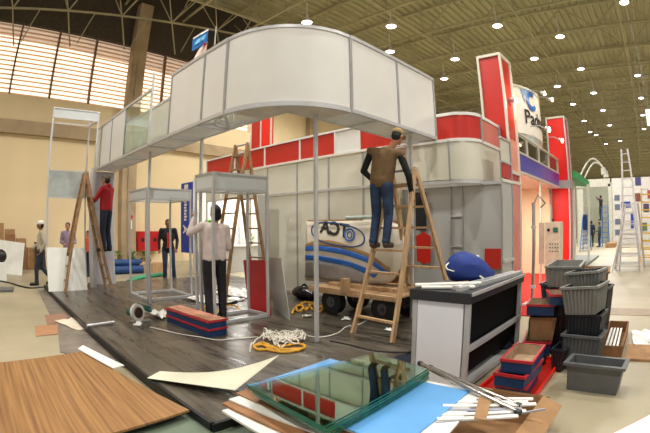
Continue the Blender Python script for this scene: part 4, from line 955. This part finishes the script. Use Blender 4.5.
c0 = onx(332,229.5,5.43); mv = V_((0, c0.y-4.93, c0.z-1.46)); tm.v = [V_((xs_((v+mv).z)-.014-.003*(i%2), (v+mv).y, (v+mv).z)) for i, v in enumerate(tm.v)]
mk('lettering', tm, M_black, sh)['label'] = 'black slanted letters TCA, back to front'
tr = thing('trolley', 'wooden trolley on black rubber wheels carrying the striped shell', 'trolley', (5.5,4.4,.1))
for y in (5.0,4.52,4.04,3.6): f = MB(); f.box((5.08,y-.24,.53),(6.0,y+.24,.56)); mk('deck_board', f, M_wood, tr)
f = MB(); f.box((5.06,3.36,.47),(5.12,5.24,.53)); mk('side_beam', f, M_wood, tr); f = MB(); f.box((5.95,3.36,.47),(6.01,5.24,.53)); mk('side_beam', f, M_wood, tr)
f = MB(); f.box((5.02,4.35,.53),(5.12,4.47,.75)); mk('upright_block', f, M_wood, tr); f = MB(); f.box((5.3,3.5,.56),(5.9,5.0,.62)); mk('upper_plank', f, M_wood, tr)
for x, y in ((5.2,4.78),(5.2,3.72),(5.85,4.78),(5.85,3.72)):
    w_ = MB(); w_.cyl((x-.07,y,.32),(x+.07,y,.32),.215,n=28); o = mk('wheel', w_, M_rubber, tr, bevel=.02)
    f = MB(); f.cyl((x-.08,y,.32),(x-.06,y,.32),.09,n=18); f.cyl((x-.1,y,.32),(x-.08,y,.32),.035,n=12); mk('hub', f, mat('wheel hub', (90,90,92), .4, .5), o)
    f = MB(); f.box((x-.02,y-.03,.3),(x+.02,y+.03,.5)); mk('axle_bracket', f, M_black, tr)
solo('roof_bar', MB().cyl((5.5,3.9,1.73),(5.5,4.75,1.73),.03), mat('glassy tube', (190,206,200), .2), 'pale tube lying along the top of the striped shell', 'tube')
solo('wooden_batten', MB().bar((5.55,5.75,1.69),(5.5,4.4,1.69),.03), M_wood, 'thin wooden batten along the top of the striped shell', 'batten')

# ================================================================= LOOSE THINGS ON THE RAISED FLOOR
b0 = onz(249,309.5,.105); b1 = onz(271,316,.105); f = MB(); f.prism([b0,b1,onx(264.5,260,b1.x+.14),onx(243,260,b0.x+.14)],(.012,0,0))
o = solo('red_sheet', f, mat('deep red sheet', (168,16,26), .35), 'upright deep red sheet leaning in the open frame beside the man\'s feet', 'sheet')
b0 = onz(274,309,.105); b1 = onz(290,321,.105); f = MB(); f.prism([b0,b1,onx(281,258,b1.x+.14),onx(266,257,b0.x+.14)],(.014,0,0)); solo('grey_sheet', f, M_greyp, 'upright pale grey sheet leaning to the right of the red sheet', 'sheet')
c1 = onz(210.5,337.5,.1); c0 = onz(168,321.5,.1); c3 = onz(226,334.5,.1)
dL = (c0-c1); cc = (c1+c0)/2+(c3-c1)/2; ang = math.atan2(dL.y, dL.x)
for i, s in enumerate(('lower one of the two long trays','upper one of the two long trays')):
    tub('long blue tray with red rim by the saw, '+s, (cc.x,cc.y,.102+.112*i), ang, min(dL.length,1.5), .30, .11, M_bluep, 1, .015, 0, inner=M_beige, rimm=M_redrim, name='slatted_tray', cat='tray', group='long trays on the raised floor')
f = MB(); 
for i in range(14): pass
solo('pink_board', MB().box((-.1,-.1,0),(.1,.1,.1)), M_beige, 'x', 'board')
bpy.data.objects.remove([o for o in bpy.data.objects if o.name.startswith('pink_board')][0])
lidM = tag(mk('tray_lid', MB().slab([V_((cc.x,cc.y,.337))+Matrix.Rotation(ang,3,'Z')@V_(p) for p in ((-.62,-.13,0),(.62,-.13,0),(.62,.13,0),(-.62,.13,0))],.008), mat('salmon board', (190,134,108), .7)), 'salmon coloured board lying on the upper long tray', 'board')
# circular saw
sw = onz(137,321,.1)
cs = thing('circular_saw', 'white and green circular saw lying on the raised floor', 'saw', sw)
c = sw+V_((0,0,.14)); n_ = V_((.35,-.93,.1)).normalized()
f = MB(); f.cyl(c, c+n_*.05, .14, n=26); mk('blade_guard', f, mat('saw white', (214,210,200), .4), cs, bevel=.006)
f = MB(); f.cyl(c+n_*.05, c+n_*.07, .09, .08, n=22); mk('dark_disc', f, mat('saw dark', (60,42,36), .5), cs)
f = MB(); f.cyl(c-n_*.02, c-n_*.2, .06, .055, n=18); mk('motor', f, mat('saw green', (30,92,84), .45), cs); f = MB(); f.cap(c+V_((.1,.04,.08)), c+V_((.28,.08,-.02)), .03, .03); f.cap(c+V_((.05,.05,.13)), c+V_((.28,.08,.04)), .018, .018); mk('handle', f, mat('saw green', (30,92,84), .45), cs)
f = MB(); f.box((sw.x-.1,sw.y-.09,.102),(sw.x+.22,sw.y+.05,.112)); mk('base_plate', f, M_alud, cs)
w0 = onz(158,317,.1); tag(mk('cloth', crumple((w0.x,w0.y,.1),.42,.4,6,.13,.4), M_wsheet), 'crumpled white cloth beside the circular saw', 'cloth')
w0 = onz(137,325,.1); tag(mk('paper_scrap', crumple((w0.x,w0.y,.1),.12,.12,3,.05,.4), M_wsheet), 'small white scrap in front of the circular saw', 'paper')
def cable(pxs, z, r, m, label, amp=0, name='cable'):
    P_ = [onz(a,b,z) for a,b in pxs]; out = []
    n = 8
    for i in range(len(P_)-1):
        for j in range(n):
            t = j/n; p0 = P_[max(i-1,0)]; p1 = P_[i]; p2 = P_[i+1]; p3 = P_[min(i+2,len(P_)-1)]
            out.append(.5*((2*p1)+(p2-p0)*t+(2*p0-5*p1+4*p2-p3)*t*t+(3*p1-p0-3*p2+p3)*t**3)+V_((0,0,random.random()*amp)))
    out.append(P_[-1]); f = MB(); f.tube(out, r, 6); return tag(mk(name, f, m), label, 'cable')
M_wc = mat('white cable', (220,214,200), .6); M_yc = mat('yellow strap', (206,150,36), .6)
random.seed(3)
tang = [(262+random.uniform(0,1)*42, 338+random.gauss(0,3.3)) for _ in range(46)]
cable([(250,352),(256,343)]+tang+[(308,336)], .125, .009, M_wc, 'tangled white cable heap on the raised floor by the thin post', .07)
cable([(308,336),(322,337),(338,333),(346,327),(360,324),(372,318),(384,316),(400,313)], .112, .009, M_wc, 'white cable running from the heap towards the trolley wheel')
cable([(150,327),(163,330),(180,334),(200,337),(218,340),(240,338),(258,337)], .112, .008, M_wc, 'thin pale cable curving in front of the long blue trays')
for r_ in range(1):
    cable([(255,346),(262,343),(268,345),(272,347),(285,346),(298,344),(305,347),(296,351),(280,352),(266,350),(258,350),(254,347),(262,345),(270,348),(284,350),(300,349)], .115, .018, M_yc, 'coiled yellow strap on the raised floor in front of the white cable heap', .01, 'strap')
cable([(292,314),(300,306),(306,311),(312,305),(318,309),(325,306),(320,313),(310,309),(300,312),(296,309),(310,304),(328,311),(333,306)], .12, .018, M_yc, 'yellow straps in a heap behind the thin post near the partition wall', .05, 'strap')
cable([(200,312),(208,306),(214,311),(206,315),(214,317),(222,309),(232,306),(240,310)], .12, .014, M_yc, 'yellow strap on the floor behind the feet of the pale shirted worker', .04, 'strap')
cable([(330,341),(350,345),(370,350),(390,352),(410,352)], .108, .008, M_black, 'black cable on the raised floor left of the counter')
for i,(px,py) in enumerate(((307,317),(389,319+12),(347,316+4))):
    w0 = onz(px,py,.1); tag(mk('paper_scrap', crumple((w0.x,w0.y,.1),.13,.12,3,.04,.4), M_wsheet), ('white scrap near the yellow straps','white scrap between the feet of the man\'s ladder','white scrap beside the trolley wheel')[i], 'paper')
bb = onz(308,298,.1)-V_((.12,0,0)); f = MB(); f.ell(bb+V_((0,0,.13)),(.2,.3,.14)); f.ell(bb+V_((.0,-.22,.1)),(.14,.16,.11)); f.ell(bb+V_((0,-.02,.26)),(.06,.06,.07))
o = tag(mk('rubbish_bag', f, mat('black bag film', (14,14,16), .25, 0, .1, 6, bump=.8, bscale=9)), 'shiny black rubbish bag at the foot of the partition wall', 'bag'); remesh(o,.02,2)
f = MB(); a = onz(87,325.8,.135); b = onz(114,322,.135); f.cyl(a,b,.022); tag(mk('metal_tube', f, M_alu), 'silver tube lying across the left edge of the raised floor', 'tube')
f = MB(); f.ell((3.62,2.3,.12),(.22,.2,.1)); f.ell((3.45,2.5,.1),(.15,.16,.08)); tag(mk('dark_cloth', f, mat('navy cloth', (20,30,48), .8)), 'dark blue cloth on the floor at the left foot of the counter', 'cloth')
# white film behind the frame
w0 = onz(244,290,.1); tag(mk('plastic_film', crumple((w0.x-.4,w0.y-.3,.1),1.0,1.3,9,.05,.3), mat('clear film', (214,210,204), .12, 0, .05)), 'shiny white plastic film spread behind the red sheet', 'film')
w0 = onz(214,300,.1); tag(mk('plastic_film', crumple((w0.x,w0.y,.1),.8,1.1,6,.05,.3), mat('clear film', (214,210,204), .12, 0, .05)), 'small piece of shiny film behind the pale shirted worker', 'film')

# ================================================================= LEFT SIDE OF THE HALL
def leanboard(name, pts, t, m, label, cat='board'):
    f = MB(); f.prism([V_(p) for p in pts], t); return solo(name, f, m, label, cat)
leanboard('white_board', [(1.39,9.98,.1),(2.40,10.0,.1),(2.42,10.2,1.08),(1.42,10.18,1.1)], (0,.02,0), M_wsheet, 'large white board standing behind the left stepladder feet')
leanboard('white_board', [(2.56,10.32,.1),(2.72,10.34,.1),(2.72,10.36,3.0),(2.58,10.34,3.0)], (0,.02,0), M_white, 'narrow tall white board between the left stepladder and the end panel')
leanboard('white_board', [onz(-6,273,0),onz(22,275.5,0),onz(23,275,0)+V_((.15,.45,1.02)),onz(-6,272,0)+V_((.15,.45,1.12))], (0,.02,0), M_wsheet, 'white board leaning on the cardboard boxes at the left edge')
bxs = []
cn = ('leftmost','second','third','rightmost'); ln = ('on the floor','in the second layer','in the third layer','on the very top')
for c_, (x, hs) in enumerate(((.32,(.46,.44,.42,.38)),(.78,(.46,.44,.38,.2)),(1.24,(.44,.40,.30)),(1.68,(.42,.38)))):
    z = 0
    for r_, h_ in enumerate(hs): bxs.append((x+random.uniform(-.02,.02),16.72+random.uniform(-.05,.02),z,h_,'cardboard box %s, %s column of the wall pile' % (ln[r_], cn[c_]))); z += h_
for x,y,z,s,l in bxs:
    t = thing('cardboard_box', l, 'box', (x,y,z), 0, 'cardboard boxes by the hall wall')
    f = MB(); f.box((x-.205,y-.22,z+.001),(x+.205,y+.22,z+s-.003)); mk('body', f, random.choice((M_card,M_cardd)), t, bevel=.008)
    f = MB(); f.box((x-.21,y-.03,z+s-.14),(x+.21,y+.03,z+s-.002)); f2 = f; mk('tape', f, M_card, t)
t = thing('dark_crate','tall dark crate beside the cardboard boxes','crate',(2.0,16.4,0)); f = MB(); f.box((1.82,16.2,0),(2.2,16.7,.95)); mk('body', f, M_gbind, t, bevel=.01); f = MB(); f.box((1.8,16.18,.95),(2.22,16.72,1.0)); mk('lid', f, M_black, t)
f = MB(); f.ell((.28,13.2,.72),(.22,.2,.2)); f.cap((.3,13.2,.72),(.05,13.1,.9),.1,.09); o = tag(mk('dark_bundle', f, M_black), 'dark bundle in front of the leaning white board at the left edge', 'bundle'); remesh(o,.03,2); f = MB(); f.box((.08,13.0,0),(.45,13.4,.55)); solo('wooden_box', f, M_wsheet, 'low white box under the dark bundle at the left edge', 'box')
cable([(0,281),(10,283),(20,286),(30,288),(45,287)], .015, .025, M_black, 'thick black cable on the hall floor at the left edge')
f = MB(); f.slab([onz(0,287,.05),onz(14,287,.05),onz(13,290,.05),onz(0,290.5,.05)],.04); solo('grey_plate', f, M_gbin, 'small grey plate on the hall floor at the left edge', 'plate')
solo('floor_cover', MB().slab([onz(38,290,.006),onz(47,290,.006),onz(88,327,.006),onz(128,368,.006),onz(60,352,.006),onz(58,330,.006)],.005), mat('grey felt', (118,108,96), .85, 0, .15, 3), 'grey cover strip on the floor along the left edge of the raised floor', 'floor cover')
solo('brown_paper', MB().slab([onz(35,326,.008),onz(58,324,.008),onz(58,334,.008),onz(36,336,.008)],.001), mat('brown paper', (170,122,86), .8), 'square of brown paper on the floor above the veneer board', 'paper')
solo('brown_paper', MB().slab([onz(45,315,.009),onz(66,313,.009),onz(68,322,.009),onz(47,324,.009)],.001), mat('pinkish paper', (150,112,90), .8), 'faded brown paper on the floor beside the white paper', 'paper')
w0 = onz(75,324,.01); tag(mk('white_paper', crumple((w0.x,w0.y,.006),.38,.85,4,.02,.3), mat('stained paper', (222,208,184), .7)), 'stained white paper at the left edge of the raised floor', 'paper')

# behind the frames
def rollb(x0,y0,x1,y1,r,m,l,z=0): 
    f = MB(); f.cyl((x0,y0,r+z),(x1,y1,r+z),r,n=20); tag(mk('fabric_roll', f, m), l, 'roll', 'blue rolls by the hall wall')
M_roll = mat('blue roll', (28,66,118), .6, 0, .1, 5)
rollb(3.9,13.9,5.4,13.8,.14,M_roll,'blue roll lying on the floor, nearest of three'); rollb(3.9,14.2,5.4,14.1,.14,M_roll,'blue roll lying on the floor, middle of three'); rollb(3.9,14.05,5.4,13.95,.12,M_roll,'blue roll resting on top of the other two',.25)
solo('wooden_box', MB().box((5.3,13.8,0),(6.2,14.5,.33)), M_wood, 'low pale wooden box on the floor right of the blue rolls', 'box', bevel=.01)
a = onz(128,282,.05); b = onz(147,276.5,.05); c_ = onz(166,274,.05); f = MB(); f.tube([a, a.lerp(b,.5)+V_((0,0,.04)), b, b.lerp(c_,.5), c_],.07); tag(mk('green_strip', f, mat('green foam', (54,146,104), .7)), 'long curved green foam strip on the floor left of the man in the black jacket', 'strip')
def planter(x,y,z,l,mb_):
    t = thing('potted_plant', l, 'plant', (x,y,z)); f = MB(); f.box((x-.2,y-.2,z),(x+.2,y+.2,z+.32)); mk('pot', f, mb_, t, bevel=.01)
    f = MB()
    for i in range(70):
        a = random.uniform(0,2*PI); r_ = random.uniform(.02,.26); p = V_((x+r_*math.cos(a),y+r_*math.sin(a),z+.3+random.uniform(.02,.35))); d = V_((math.cos(a),math.sin(a),random.uniform(-.2,.8))).normalized()*.12; s_ = d.cross(V_((0,0,1))).normalized()*.04
        f.add([p-d*.5,p+s_,p+d,p-s_],[(0,1,2,3)])
    mk('leaves', f, mat('green leaves', (70,134,52), .6, 0, .2, 6), t)
planter(5.9,16.2,.0,'green plant in a brown box by the red wall cabinets',M_cardd); planter(5.3,16.3,.0,'green plant in a brown box left of the others by the hall wall',M_cardd); planter(6.5,16.3,.0,'green plant in a pale box just under the red wall cabinets',M_card)
for i, s0 in enumerate((6.66,7.26)):
    t = thing('fire_hose_cabinet', ('left','right')[i]+'-hand red fire hose cabinet against the hall wall pillar', 'cabinet', (s0+.25,17.7,.52))
    f = MB(); f.box((s0,17.62,.52),(s0+.54,17.87,1.4)); mk('body', f, mat('fire red', (178,20,26), .4), t, bevel=.01)
    f = MB(); f.box((s0+.2,17.59,.95),(s0+.34,17.605,1.1)); mk('label_plate', f, M_black, t); f = MB(); f.box((s0+.03,17.605,.55),(s0+.51,17.62,1.37)); mk('door', f, mat('fire red', (178,20,26), .4), t)
t = thing('alarm_box','small red alarm box on the concrete pillar','alarm',(6.2,17.05,1.9)); f = MB(); f.cyl((6.15,17.08,2.0),(6.15,17.0,2.0),.08); mk('red_disc', f, M_red, t); f = MB(); f.box((6.1,17.04,1.5),(6.2,17.09,1.85)); mk('plate', f, M_wsheet, t)
bn = thing('banner', 'tall blue banner with white vertical lettering behind the open frames', 'banner', (8,15.4,0))
f = MB(); f.box((7.98,14.85,.55),(8.0,15.85,3.38)); mk('cloth', f, mat('banner blue', (26,62,168), .6), bn)
for y in (14.85,15.85): post(bn, 8.02, y, 0, 3.4, .03)
f = MB(); f.box((7.94,15.2,3.12),(7.975,15.5,3.3)); mk('white_logo', f, M_wsheet, bn)
for s, zz, sz in (('A...........', 1.75, .34),):
    tm = textmesh('A', .5, .01); tm.v = [V_((7.965-v.z, 15.45-v.y, 1.5+v.x)) for v in tm.v]; mk('letter', tm, M_wsheet, bn)
    f = MB()
    for k_ in range(9): f.box((7.965,15.34-.05*(k_%2),1.85+.12*k_),(7.975,15.52,1.93+.12*k_))
    mk('small_lettering', f, M_wsheet, bn)['kind'] = 'stuff'
# bright white stand seen past the partition
wsd = thing('white_stand', 'brightly lit plain white stand behind the tall stepladder', 'exhibition stand', (8.6,12.9,0))
f = MB(); f.box((7.0,12.9,0),(10.6,12.95,3.2)); mk('back_wall', f, M_white, wsd); f = MB(); f.box((6.9,11.9,.0),(6.95,12.95,3.1)); 
f = MB(); f.box((7.05,12.2,.9),(9.9,12.75,.95)); mk('shelf', f, M_white, wsd); f = MB(); f.box((7.1,12.25,0.0),(9.8,12.7,.9)); mk('cupboard', f, M_greyp, wsd)
for x in (7.9,8.9): post(wsd, x, 12.86, 0, 3.2, .05)
f = MB(); f.box((7.0,11.7,3.2),(10.6,12.95,3.25)); mk('canopy', f, M_white, wsd)
light('AREA', (8.6,12.2,3.1), 90, (1,.98,.95), 1.2)
def smallplant(x,y,z,l,sc=1):
    t = thing('potted_plant', l, 'plant', (x,y,z)); f = MB(); f.cyl((x,y,z),(x,y,z+.15*sc),.07*sc,.09*sc); mk('pot', f, M_dark, t)
    f = MB()
    for i in range(60):
        a = random.uniform(0,2*PI); r_ = random.uniform(.02,.24)*sc; p = V_((x+r_*math.cos(a),y+r_*math.sin(a),z+.15*sc+random.uniform(.02,.42)*sc)); d = V_((math.cos(a),math.sin(a),random.uniform(-.2,.8))).normalized()*.14*sc; s_ = d.cross(V_((0,0,1))).normalized()*.045*sc
        f.add([p-d*.5,p+s_,p+d,p-s_],[(0,1,2,3)])
    mk('leaves', f, mat('fresh leaves', (104,176,40), .5, 0, .2, 6), t)
smallplant(7.35,12.4,1.28-.33,'bright green plant on the white stand beside the worker\'s hand',1.5); smallplant(9.1,12.4,.95,'small dark plant on the shelf seen through the tall stepladder',.7)
t = thing('red_sign_box', 'tall red two-tone sign box rising behind the partition wall', 'sign', (6.95,8.6,0))
f = MB(); f.box((6.62,8.2,3.55),(6.7,8.6,4.48)); mk('bright_panel', f, M_redb, t); f = MB(); f.box((6.62,8.64,3.55),(6.7,9.05,4.48)); mk('dark_panel', f, M_red, t)
for y in (8.2,8.62,9.05): post(t, 6.62, y, 0, 4.5, .04, M_cream)

# ================================================================= FAR END ON THE RIGHT
gs = thing('green_stand', 'distant stand with a green canopy on white posts and a grey floor', 'exhibition stand', (16.5,3.2,0))
f = MB(); f.box((14.9,2.2,0.001),(21,5.2,.1)); mk('floor_slab', f, mat('grey slab', (120,120,116), .5), gs)
M_can = mat('green canopy', (38,160,88), .5)
f = MB(); f.prism([(14.85,2.35,3.12),(14.85,2.35,3.38),(18.6,2.35,3.38),(18.6,2.35,3.12)], (0,3,.35)); mk('canopy', f, M_can, gs)
for x,y in ((15.6,2.5),(17.6,2.2),(18.4,4.9)): post(gs, x, y+.1, .1, 3.15, .09, M_wsheet)
for i in range(2):
    f = MB(); pts = [V_((16.2+i*1.1,2.4-.05*k_*1.9, 3.35+.62*math.sin(PI*k_/10*.86))) for k_ in range(11)]; f.tube(pts,.035); mk('arched_arm', f, M_wsheet, gs); f = MB(); f.cyl(pts[-1],pts[-1]-V_((0,.02,.25)),.09,.12); mk('lamp_head', f, M_wsheet, gs)
f = MB(); f.box((15.0,4.9,.1),(20.5,4.95,3.0)); mk('back_panel', f, mat('pale green wall', (176,186,170), .6), gs)
f = MB(); f.box((19.6,2.55,1.3),(19.65,2.85,2.0)); mk('blue_poster', f, mat('poster blue', (40,70,130), .5), gs)
fr = thing('grey_room', 'far open grey room where three people work', 'exhibition stand', (34,3.2,0))
f = MB(); f.box((33.9,2.5,4.4),(34.1,5.4,5.0)); mk('lintel', f, mat('pale lintel', (190,188,176), .6), fr)
f = MB(); f.box((34.0,4.9,0),(34.1,5.4,4.4)); f.box((33.9,2.4,0),(34.05,2.7,4.6)); mk('jamb', f, mat('pale lintel', (190,188,176), .6), fr)
f = MB(); f.box((37,2.0,0),(37.1,6.0,5)); mk('back_wall', f, mat('grey green wall', (150,154,138), .7), fr)
solo('pallet_pile', MB().box((29.2,1.9,0),(31.5,2.6,.3)), M_card, 'low brown cardboard pile on the floor before the far grey room', 'pile', bevel=.02)
pw = thing('poster_wall', 'far white wall with small pictures and two blue squares', 'wall panel', (34,1,0))
f = MB(); f.box((34,-2.2,0),(34.1,2.38,5.0)); mk('wall', f, mat('far white wall', (206,202,196), .6), pw)
for i, z in enumerate((3.3,2.6,1.5,.7)): f = MB(); f.box((33.97,1.75,z),(34,2.2,z+.42)); mk('picture', f, mat('picture grey', (96,104,124), .6), pw)
f = MB(); f.box((33.96,.85,2.75),(34,1.65,3.2)); mk('blue_square', f, mat('square blue', (24,60,160), .5), pw); f = MB(); f.box((33.96,.6,1.2),(34,.85,2.4)); mk('blue_square', f, mat('square blue', (24,60,160), .5), pw)
f = MB()
for i,(y_,z_,c_) in enumerate(((.2,3.2,(120,70,50)),(-.5,2.4,(70,60,90)),(-.9,3.4,(170,60,50)),(-.3,1.0,(90,110,90)),(-1.4,1.6,(190,150,60)),(.1,4.4,(60,60,110)),(-1.2,4.3,(150,120,90)))): f = MB(); f.box((33.95,y_-.25,z_),(34,y_+.25,z_+.6)); mk('picture', f, mat('picture tone %d'%i, c_, .6), pw)
cols = [(200,190,180),(150,60,50),(90,90,110),(210,206,200),(60,80,120),(170,160,140),(120,60,50),(190,190,196)]
names = ['pale','brick red','slate','white','navy','beige','rust','light grey']
for i in range(8):
    y = -12+3.2*i; h_ = 4.2+.5*((i*5)%4); x = 48+4*((i*3)%3)
    t = thing('far_stand', 'distant %s stand at the end of the hall' % names[i], 'exhibition stand', (x,y,0))
    f = MB(); f.box((x,y-1.4,0),(x+3,y+1.4,h_)); mk('body', f, mat('far stand %d'%i, cols[i], .7), t)
    f = MB(); f.box((x-.1,y-1.45,h_-.9),(x,y+1.45,h_)); mk('fascia', f, mat('far fascia %d'%i, cols[(i+3)%8], .6), t)
for k_ in range(3):
    t = thing('far_stand', ('low cream stand between the grey room and the canopy','pale stand right of the yellow ladder','cream stand beyond the poster wall')[k_], 'exhibition stand', ((24,8,0),(26,-1.8,0),(40,-2.6,0))[k_])
    x,y = ((24,6.4),(27,-1.9),(40,-2.8))[k_]; f = MB(); f.box((x,y-.9,0),(x+2,y+.9,3.3+k_*.6)); mk('body', f, M_cream, t); f = MB(); f.box((x-.05,y-.95,2.7+k_*.6),(x,y+.95,3.3+k_*.6)); mk('fascia', f, (M_red,M_lav,M_wsheet)[k_], t)
for i,(x,y,h_,l) in enumerate(((30.65,2.75,2.95,'blue stepladder holding the person in black in the far grey room'),(26,3.6,2.0,'blue stepladder at the left of the far grey room'))):
    a_ladder(l, [(x-.7,y+.28,0),(x-.7,y-.28,0)], [(x+.7,y+.28,0),(x+.7,y-.28,0)], [(x,y+.2,h_),(x,y-.2,h_)], 8, mat('blue ladder', (58,110,176), .4), .06)
al = thing('extension_ladder', 'very tall aluminium extension ladder standing in the aisle', 'ladder', (15.2,.4,0))
for a,b in (((15.0,.78,0),(15.3,.6,4.1)),((15.0,.02,0),(15.3,.36,4.1)),((15.75,1.0,0),(15.2,.62,2.25)),((15.75,-.18,0),(15.2,.1,2.25))): f = MB(); f.bar(a,b,.07,.04); mk('side_rail', f, M_alu, al)
for j in range(14): u = (j+.7)/14.3; f = MB(); f.bar(V_((15.0,.78,0)).lerp(V_((15.3,.6,4.1)),u), V_((15.0,.02,0)).lerp(V_((15.3,.36,4.1)),u), .05,.03); mk('rung', f, M_alu, al)
for j in range(5): u = (j+.7)/7; f = MB(); f.bar(V_((15.75,1.0,0)).lerp(V_((15.2,.62,2.25)),u), V_((15.75,-.18,0)).lerp(V_((15.2,.1,2.25)),u), .04,.03); mk('rung', f, M_alu, al)
a_ladder('low aluminium stepladder with splayed legs in front of the extension ladder', [(14.3,1.02,0),(14.3,-.12,0)], [(14.85,.9,0),(14.85,.0,0)], [(14.6,.55,2.15),(14.6,.3,2.15)], 6, M_alu, .05)
yl = mat('yellow fibreglass', (222,176,30), .4)
a_ladder('tall yellow stepladder at the right edge of the picture', [(17.5,0.0,0),(17.5,-.75,0)], [(18.9,0.0,0),(18.9,-.75,0)], [(18.2,-.08,2.95),(18.2,-.6,2.95)], 9, yl, .07)
t = thing('hanging_sign', 'small green and white sign hanging at the right edge of the picture', 'sign', (12,-.5,4.1)); f = MB(); f.box((12,-.62,4.15),(12.05,-.42,4.6)); mk('face', f, mat('sign face', (214,236,214), .5, emit=(214,236,214), es=.8), t)
f = MB(); f.cyl((12.02,-.52,4.6),(12.02,-.52,12),.006,n=6); mk('wire', f, M_alud, t)
